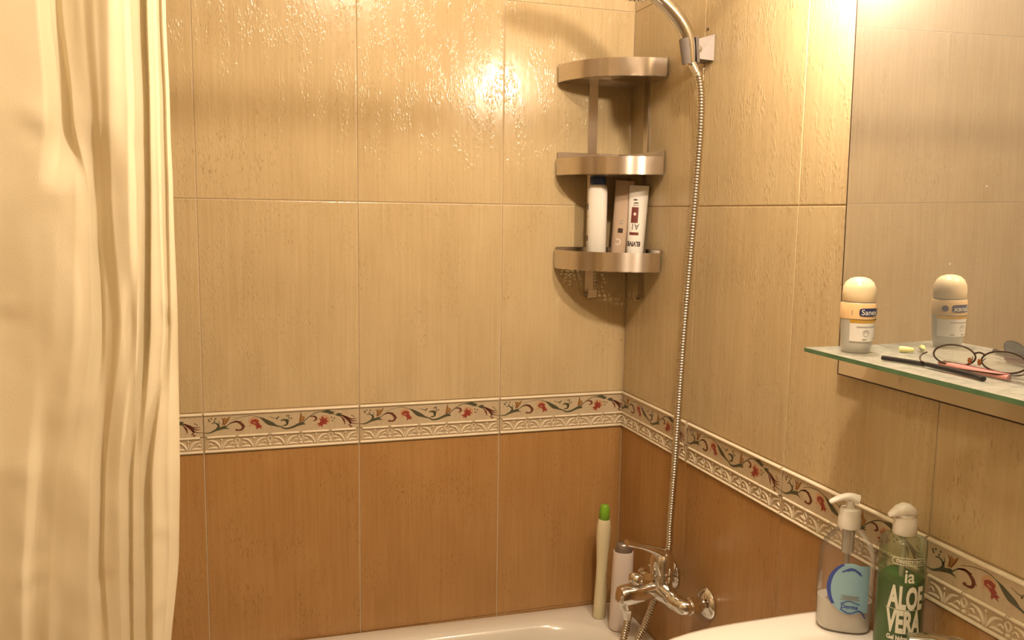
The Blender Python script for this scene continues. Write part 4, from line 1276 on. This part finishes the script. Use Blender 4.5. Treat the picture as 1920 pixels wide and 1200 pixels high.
SZ = 1.2893; SH = 0.0055
gs = empty('glass_shelf', (-0.016, -0.842, SZ), 'narrow green edged glass shelf in front of the mirror', 'shelf')
gl = box((-0.059, -0.28, -SH / 2), (0.118, 0.56, SH), 0.0)
pane = mk('glass_pane', gl, 'shelfglass', gs, smooth=False)
pane.data.materials.append(M_['glassedge'])
for pl in pane.data.polygons:
    if abs(pl.normal.z) < 0.5: pl.material_index = 1
for yy in (-0.36, -0.52):
    mk('shelf_clip', box((-0.006, yy, -SH / 2), (0.014, 0.020, 0.014), 0.002, 2), 'chrome', gs)

ON = SZ + 0.0006
de = empty('deodorant', (-0.0905, -0.890, ON), 'roll-on deodorant with domed cream cap on the glass shelf', 'deodorant')
mk('bottle_body', lathe([(0, 0), (0.0155, 0), (0.0175, 0.0015), (0.0192, 0.012), (0.0206, 0.03), (0.0215, 0.060), (0.0215, 0.0640), (0.0200, 0.0660), (0, 0.0660)], 44), 'frosted', de, ang=50)
mk('inner_liquid', lathe([(0, 0.002), (0.0140, 0.002), (0.0160, 0.006), (0.0178, 0.022), (0.0186, 0.034), (0, 0.034)], 40), 'frosted', de)
mk('upper_sleeve', lathe([(0.02150, 0.0445), (0.02195, 0.0450), (0.02215, 0.0630), (0.0208, 0.0652)], 44), 'peachlabel', de)
mk('dome_cap', lathe([(0, 0.0662), (0.0196, 0.0662), (0.0207, 0.0675), (0.0209, 0.0765), (0.0200, 0.0850), (0.0170, 0.0915), (0.0120, 0.0958), (0.006, 0.0978), (0, 0.0983)], 44), 'capcream', de)
def on_deo(geo, ang, z0, out):
    def fn(p):
        z = z0 + p.y
        r = 0.0206 + (z - 0.03) * 0.034
        r = max(r, 0.0221) if z > 0.0438 else r
        a = R(ang) + p.x / 0.0215
        return Vector(((r + out) * math.cos(a), (r + out) * math.sin(a), z))
    return xf(geo, fn)
arcw = 0.0215 * R(150)
mk('white_label', on_deo(patch(arcw, 0.0235, 28, 4), 280, 0.0278, 0.0004), 'labelwhite', de)
mk('ochre_stripe', on_deo(patch(arcw, 0.0042, 28, 1), 280, 0.0418, 0.0004), 'ochrelabel', de)
pill = mk('navy_pill', on_deo(disc(0.0270, 0.0105, 5), 270, 0.0540, 0.0004), 'navy', de)
mk('brand_lettering', on_deo(mv(text_geo('Sanex', 0.0100, 0.95, 0.0001, 'CENTER', 0.003), (0, -0.0033, 0)), 270, 0.0540, 0.0008), 'labelwhite', pill)
mk('round_badge', on_deo(disc(0.0085, 0.0085, 2, 24), 327, 0.0540, 0.0004), 'navy', de)
mk('label_small_print', on_deo(join(mv(patch(0.030, 0.0010, 14, 1), (0, 0.0085, 0)), mv(patch(0.006, 0.0012, 4, 1), (-0.004, -0.0078, 0)), mv(patch(0.006, 0.0012, 4, 1), (0.012, -0.0078, 0))), 268, 0.0265, 0.0008), 'greyink', de)
def ringstroke(r, w): return strokes([(r * math.cos(R(a)), r * math.sin(R(a))) for a in range(0, 361, 30)], w, 3)
mk('label_line_drawing', on_deo(join(ringstroke(0.0042, 0.0005), strokes([(-0.002, -0.001), (-0.001, 0.0015), (0.001, 0.0015), (0.002, -0.001)], 0.0005), strokes([(-0.004, 0.001), (0.0, 0.003), (0.004, 0.001)], 0.0005)), 262, 0.0270, 0.0008), 'greyink', de)
mk('printed_tick', on_deo(patch(0.0009, 0.006, 1, 1), 212, 0.0535, 0.0004), 'greyink', de)

# ---- spectacles
eg = empty('eyeglasses', (-0.075, -1.000, ON), 'folded thin framed spectacles with black temple tips on the glass shelf', 'glasses')
ex = Vector((0.030, -0.098, 0)).normalized(); ew = Vector((0.28, 0.09, 0.94)).normalized()
LW, LHh = 0.0245, 0.0125
def eye(c, n=36):
    return [c + ex * (LW * math.cos(2 * math.pi * i / n)) + ew * (LHh * math.sin(2 * math.pi * i / n) * (1.0 if math.sin(2 * math.pi * i / n) > 0 else 0.95)) for i in range(n + 1)]
for k, cx in enumerate((0.026, 0.082)):
    c = ex * cx + ew * 0.0165 + Vector((0, 0, 0.0))
    rim = mk('rim', tube(eye(c), 0.00105, 8, False), 'wire', eg)
    pts = eye(c)[:-1]
    nn = ex.cross(ew).normalized()
    fr1 = [p + nn * 0.0006 for p in pts]; fr2 = [p - nn * 0.0006 for p in pts]
    mk('lens', loft([fr1, fr2]), 'lens', rim, ang=30)
bc = ex * 0.054 + ew * 0.0205
mk('bridge', tube(crom([ex * 0.0475 + ew * 0.022, bc + ew * 0.0035, ex * 0.0605 + ew * 0.022], 6), 0.0011, 8), 'wire', eg)
for s_ in (-1, 1):
    p = bc + ex * (0.0055 * s_) - ew * 0.006 + Vector((-0.004, 0.001, -0.001))
    g = lathe([(0, -0.004), (0.002, -0.0032), (0.0028, 0), (0.002, 0.0032), (0, 0.004)], 12)
    mk('nose_pad', mv(xf(g, lambda q: Vector((q.x * 0.6, q.y, q.z))), p), 'pad', eg)
    mk('pad_arm', tube(crom([p, p + Vector((0.004, 0, 0.001)), bc + ex * (0.0075 * s_) - ew * 0.002], 4), 0.0005, 6), 'wire', eg)
O = Vector((-0.075, -1.0, ON))
def L_(x, y, z): return Vector((x, y, z)) - O
tA = crom([L_(-0.079, -0.999, ON + 0.0165), L_(-0.088, -0.999, ON + 0.013), L_(-0.0915, -1.004, ON + 0.0075), L_(-0.0905, -1.020, ON + 0.0045)], 6)
mk('temple', tube(tA, 0.0010, 8), 'wire', eg)
mk('temple_tip', tube(crom([L_(-0.0905, -1.012, ON + 0.0042), L_(-0.090, -1.045, ON + 0.0040), L_(-0.0895, -1.075, ON + 0.0034), L_(-0.0925, -1.094, ON + 0.0026)], 8), lambda t: 0.0037 + 0.0005 * math.sin(3 * t), 14, True, 0.75), 'black', eg)
tB = crom([L_(-0.046, -1.109, ON + 0.0165), L_(-0.054, -1.112, ON + 0.012), L_(-0.062, -1.106, ON + 0.007), L_(-0.074, -1.06, ON + 0.0045), L_(-0.090, -1.002, ON + 0.0035)], 8)
mk('temple', tube(tB, 0.0010, 8), 'wire', eg)
mk('temple_tip', tube(crom([L_(-0.0885, -1.006, ON + 0.0032), L_(-0.094, -0.985, ON + 0.0032), L_(-0.100, -0.966, ON + 0.0032), L_(-0.1045, -0.955, ON + 0.0032)], 8), lambda t: 0.0036, 14, True, 0.8), 'black', eg)

pn = empty('pen', (-0.066, -1.005, ON), 'pink pen with clear cap lying beneath the spectacles', 'pen')
PO = Vector((-0.066, -1.005, ON))
p0, p1, p2 = Vector((-0.066, -1.004, ON + 0.0038)), Vector((-0.0635, -1.100, ON + 0.0038)), Vector((-0.0625, -1.150, ON + 0.0042))
mk('pen_barrel', [(v) for v in local(along(p0, p1, [(0, 0), (0.0018, 0.001), (0.0034, 0.006), (0.0034, 0.0965), (0, 0.0965)], 16), pn)], 'pink', pn)
mk('pen_stripe', local(along(p0 + Vector((0.0030, 0, 0.0018)), p1 + Vector((0.0030, 0, 0.0018)), [(0, 0.004), (0.0022, 0.005), (0.0022, 0.095), (0, 0.0955)], 12), pn), 'darkred', pn)
mk('pen_cap', local(along(p1, p2, [(0.0040, 0), (0.0041, 0.002), (0.0041, 0.044), (0.0028, 0.049), (0, 0.0495)], 16), pn), 'clear', pn)
ep = tag(mk('earplug', rot(lathe([(0, 0), (0.0034, 0.0003), (0.0040, 0.002), (0.0038, 0.010), (0.0028, 0.0165), (0.0012, 0.018), (0, 0.018)], 18), R(90), 'X'), 'yellow', None, (-0.034, -0.905, ON + 0.0040)), 'small pale yellow foam plug lying behind the spectacles near the mirror', 'earplug')
ep.rotation_euler = (0, 0, R(40))

# ================================================================== LAMPS (above the frame)
LA = Vector((-0.080, -0.815, 1.862))
ml = empty('mirror_lamp', (0, -0.80, 1.96), 'chrome wall lamp with a bare bulb above the mirror', 'lamp')
mk('wall_plate', local(along((-0.001, LA.y, LA.z + 0.075), (-0.1, LA.y, LA.z + 0.075), [(0, 0), (0.035, 0), (0.035, 0.006), (0.028, 0.012), (0, 0.014)], 32), ml), 'chrome', ml)
mk('lamp_arm', local(tube(crom([(-0.010, LA.y, LA.z + 0.075), (LA.x + 0.02, LA.y, LA.z + 0.080), (LA.x + 0.003, LA.y, LA.z + 0.066), (LA.x, LA.y, LA.z + 0.042)], 8), 0.006, 14), ml), 'chrome', ml)
sock = mk('lamp_socket', local(along((LA.x, LA.y, LA.z + 0.046), (LA.x, LA.y, 1.0), [(0, 0), (0.014, 0), (0.016, 0.004), (0.016, 0.022), (0.012, 0.024), (0, 0.024)], 24), ml), 'chrome', ml)
mk('bulb', local(mv(lathe([(0, -0.023), (0.010, -0.021), (0.0185, -0.014), (0.023, -0.002), (0.021, 0.009), (0.013, 0.018), (0.010, 0.023)], 28), tuple(LA)), ml), 'bulbglass', sock)
LB = Vector((-0.47, -1.30, 2.335))
cl = empty('ceiling_lamp', (LB.x, LB.y, ZC), 'small ceiling lamp with a bare bulb in the middle of the ceiling', 'lamp')
mk('ceiling_rose', local(along((LB.x, LB.y, ZC - 0.0005), (LB.x, LB.y, 2), [(0, 0), (0.05, 0), (0.05, 0.008), (0.03, 0.02), (0.018, 0.03), (0.018, 0.058), (0, 0.058)], 32), cl), 'white', cl)
mk('bulb', local(mv(lathe([(0, -0.045), (0.018, -0.041), (0.032, -0.028), (0.040, -0.006), (0.036, 0.012), (0.022, 0.025), (0.016, 0.030)], 28), tuple(LB)), cl), 'bulbglass', cl)

def bulb_light(name, loc, power, radius, parent):
    ld = bpy.data.lights.new(name, 'POINT')
    ld.energy = power; ld.color = LAMP_COL; ld.shadow_soft_size = radius
    o = bpy.data.objects.new(name, ld); C.objects.link(o)
    o.parent = parent; o.location = loc - Vector(parent.location)
bulb_light('bulb_light', LA, LAMP_POWER, 0.018, ml)
bulb_light('bulb_light', LB + Vector((0, 0, -0.006)), CEIL_POWER, 0.032, cl)
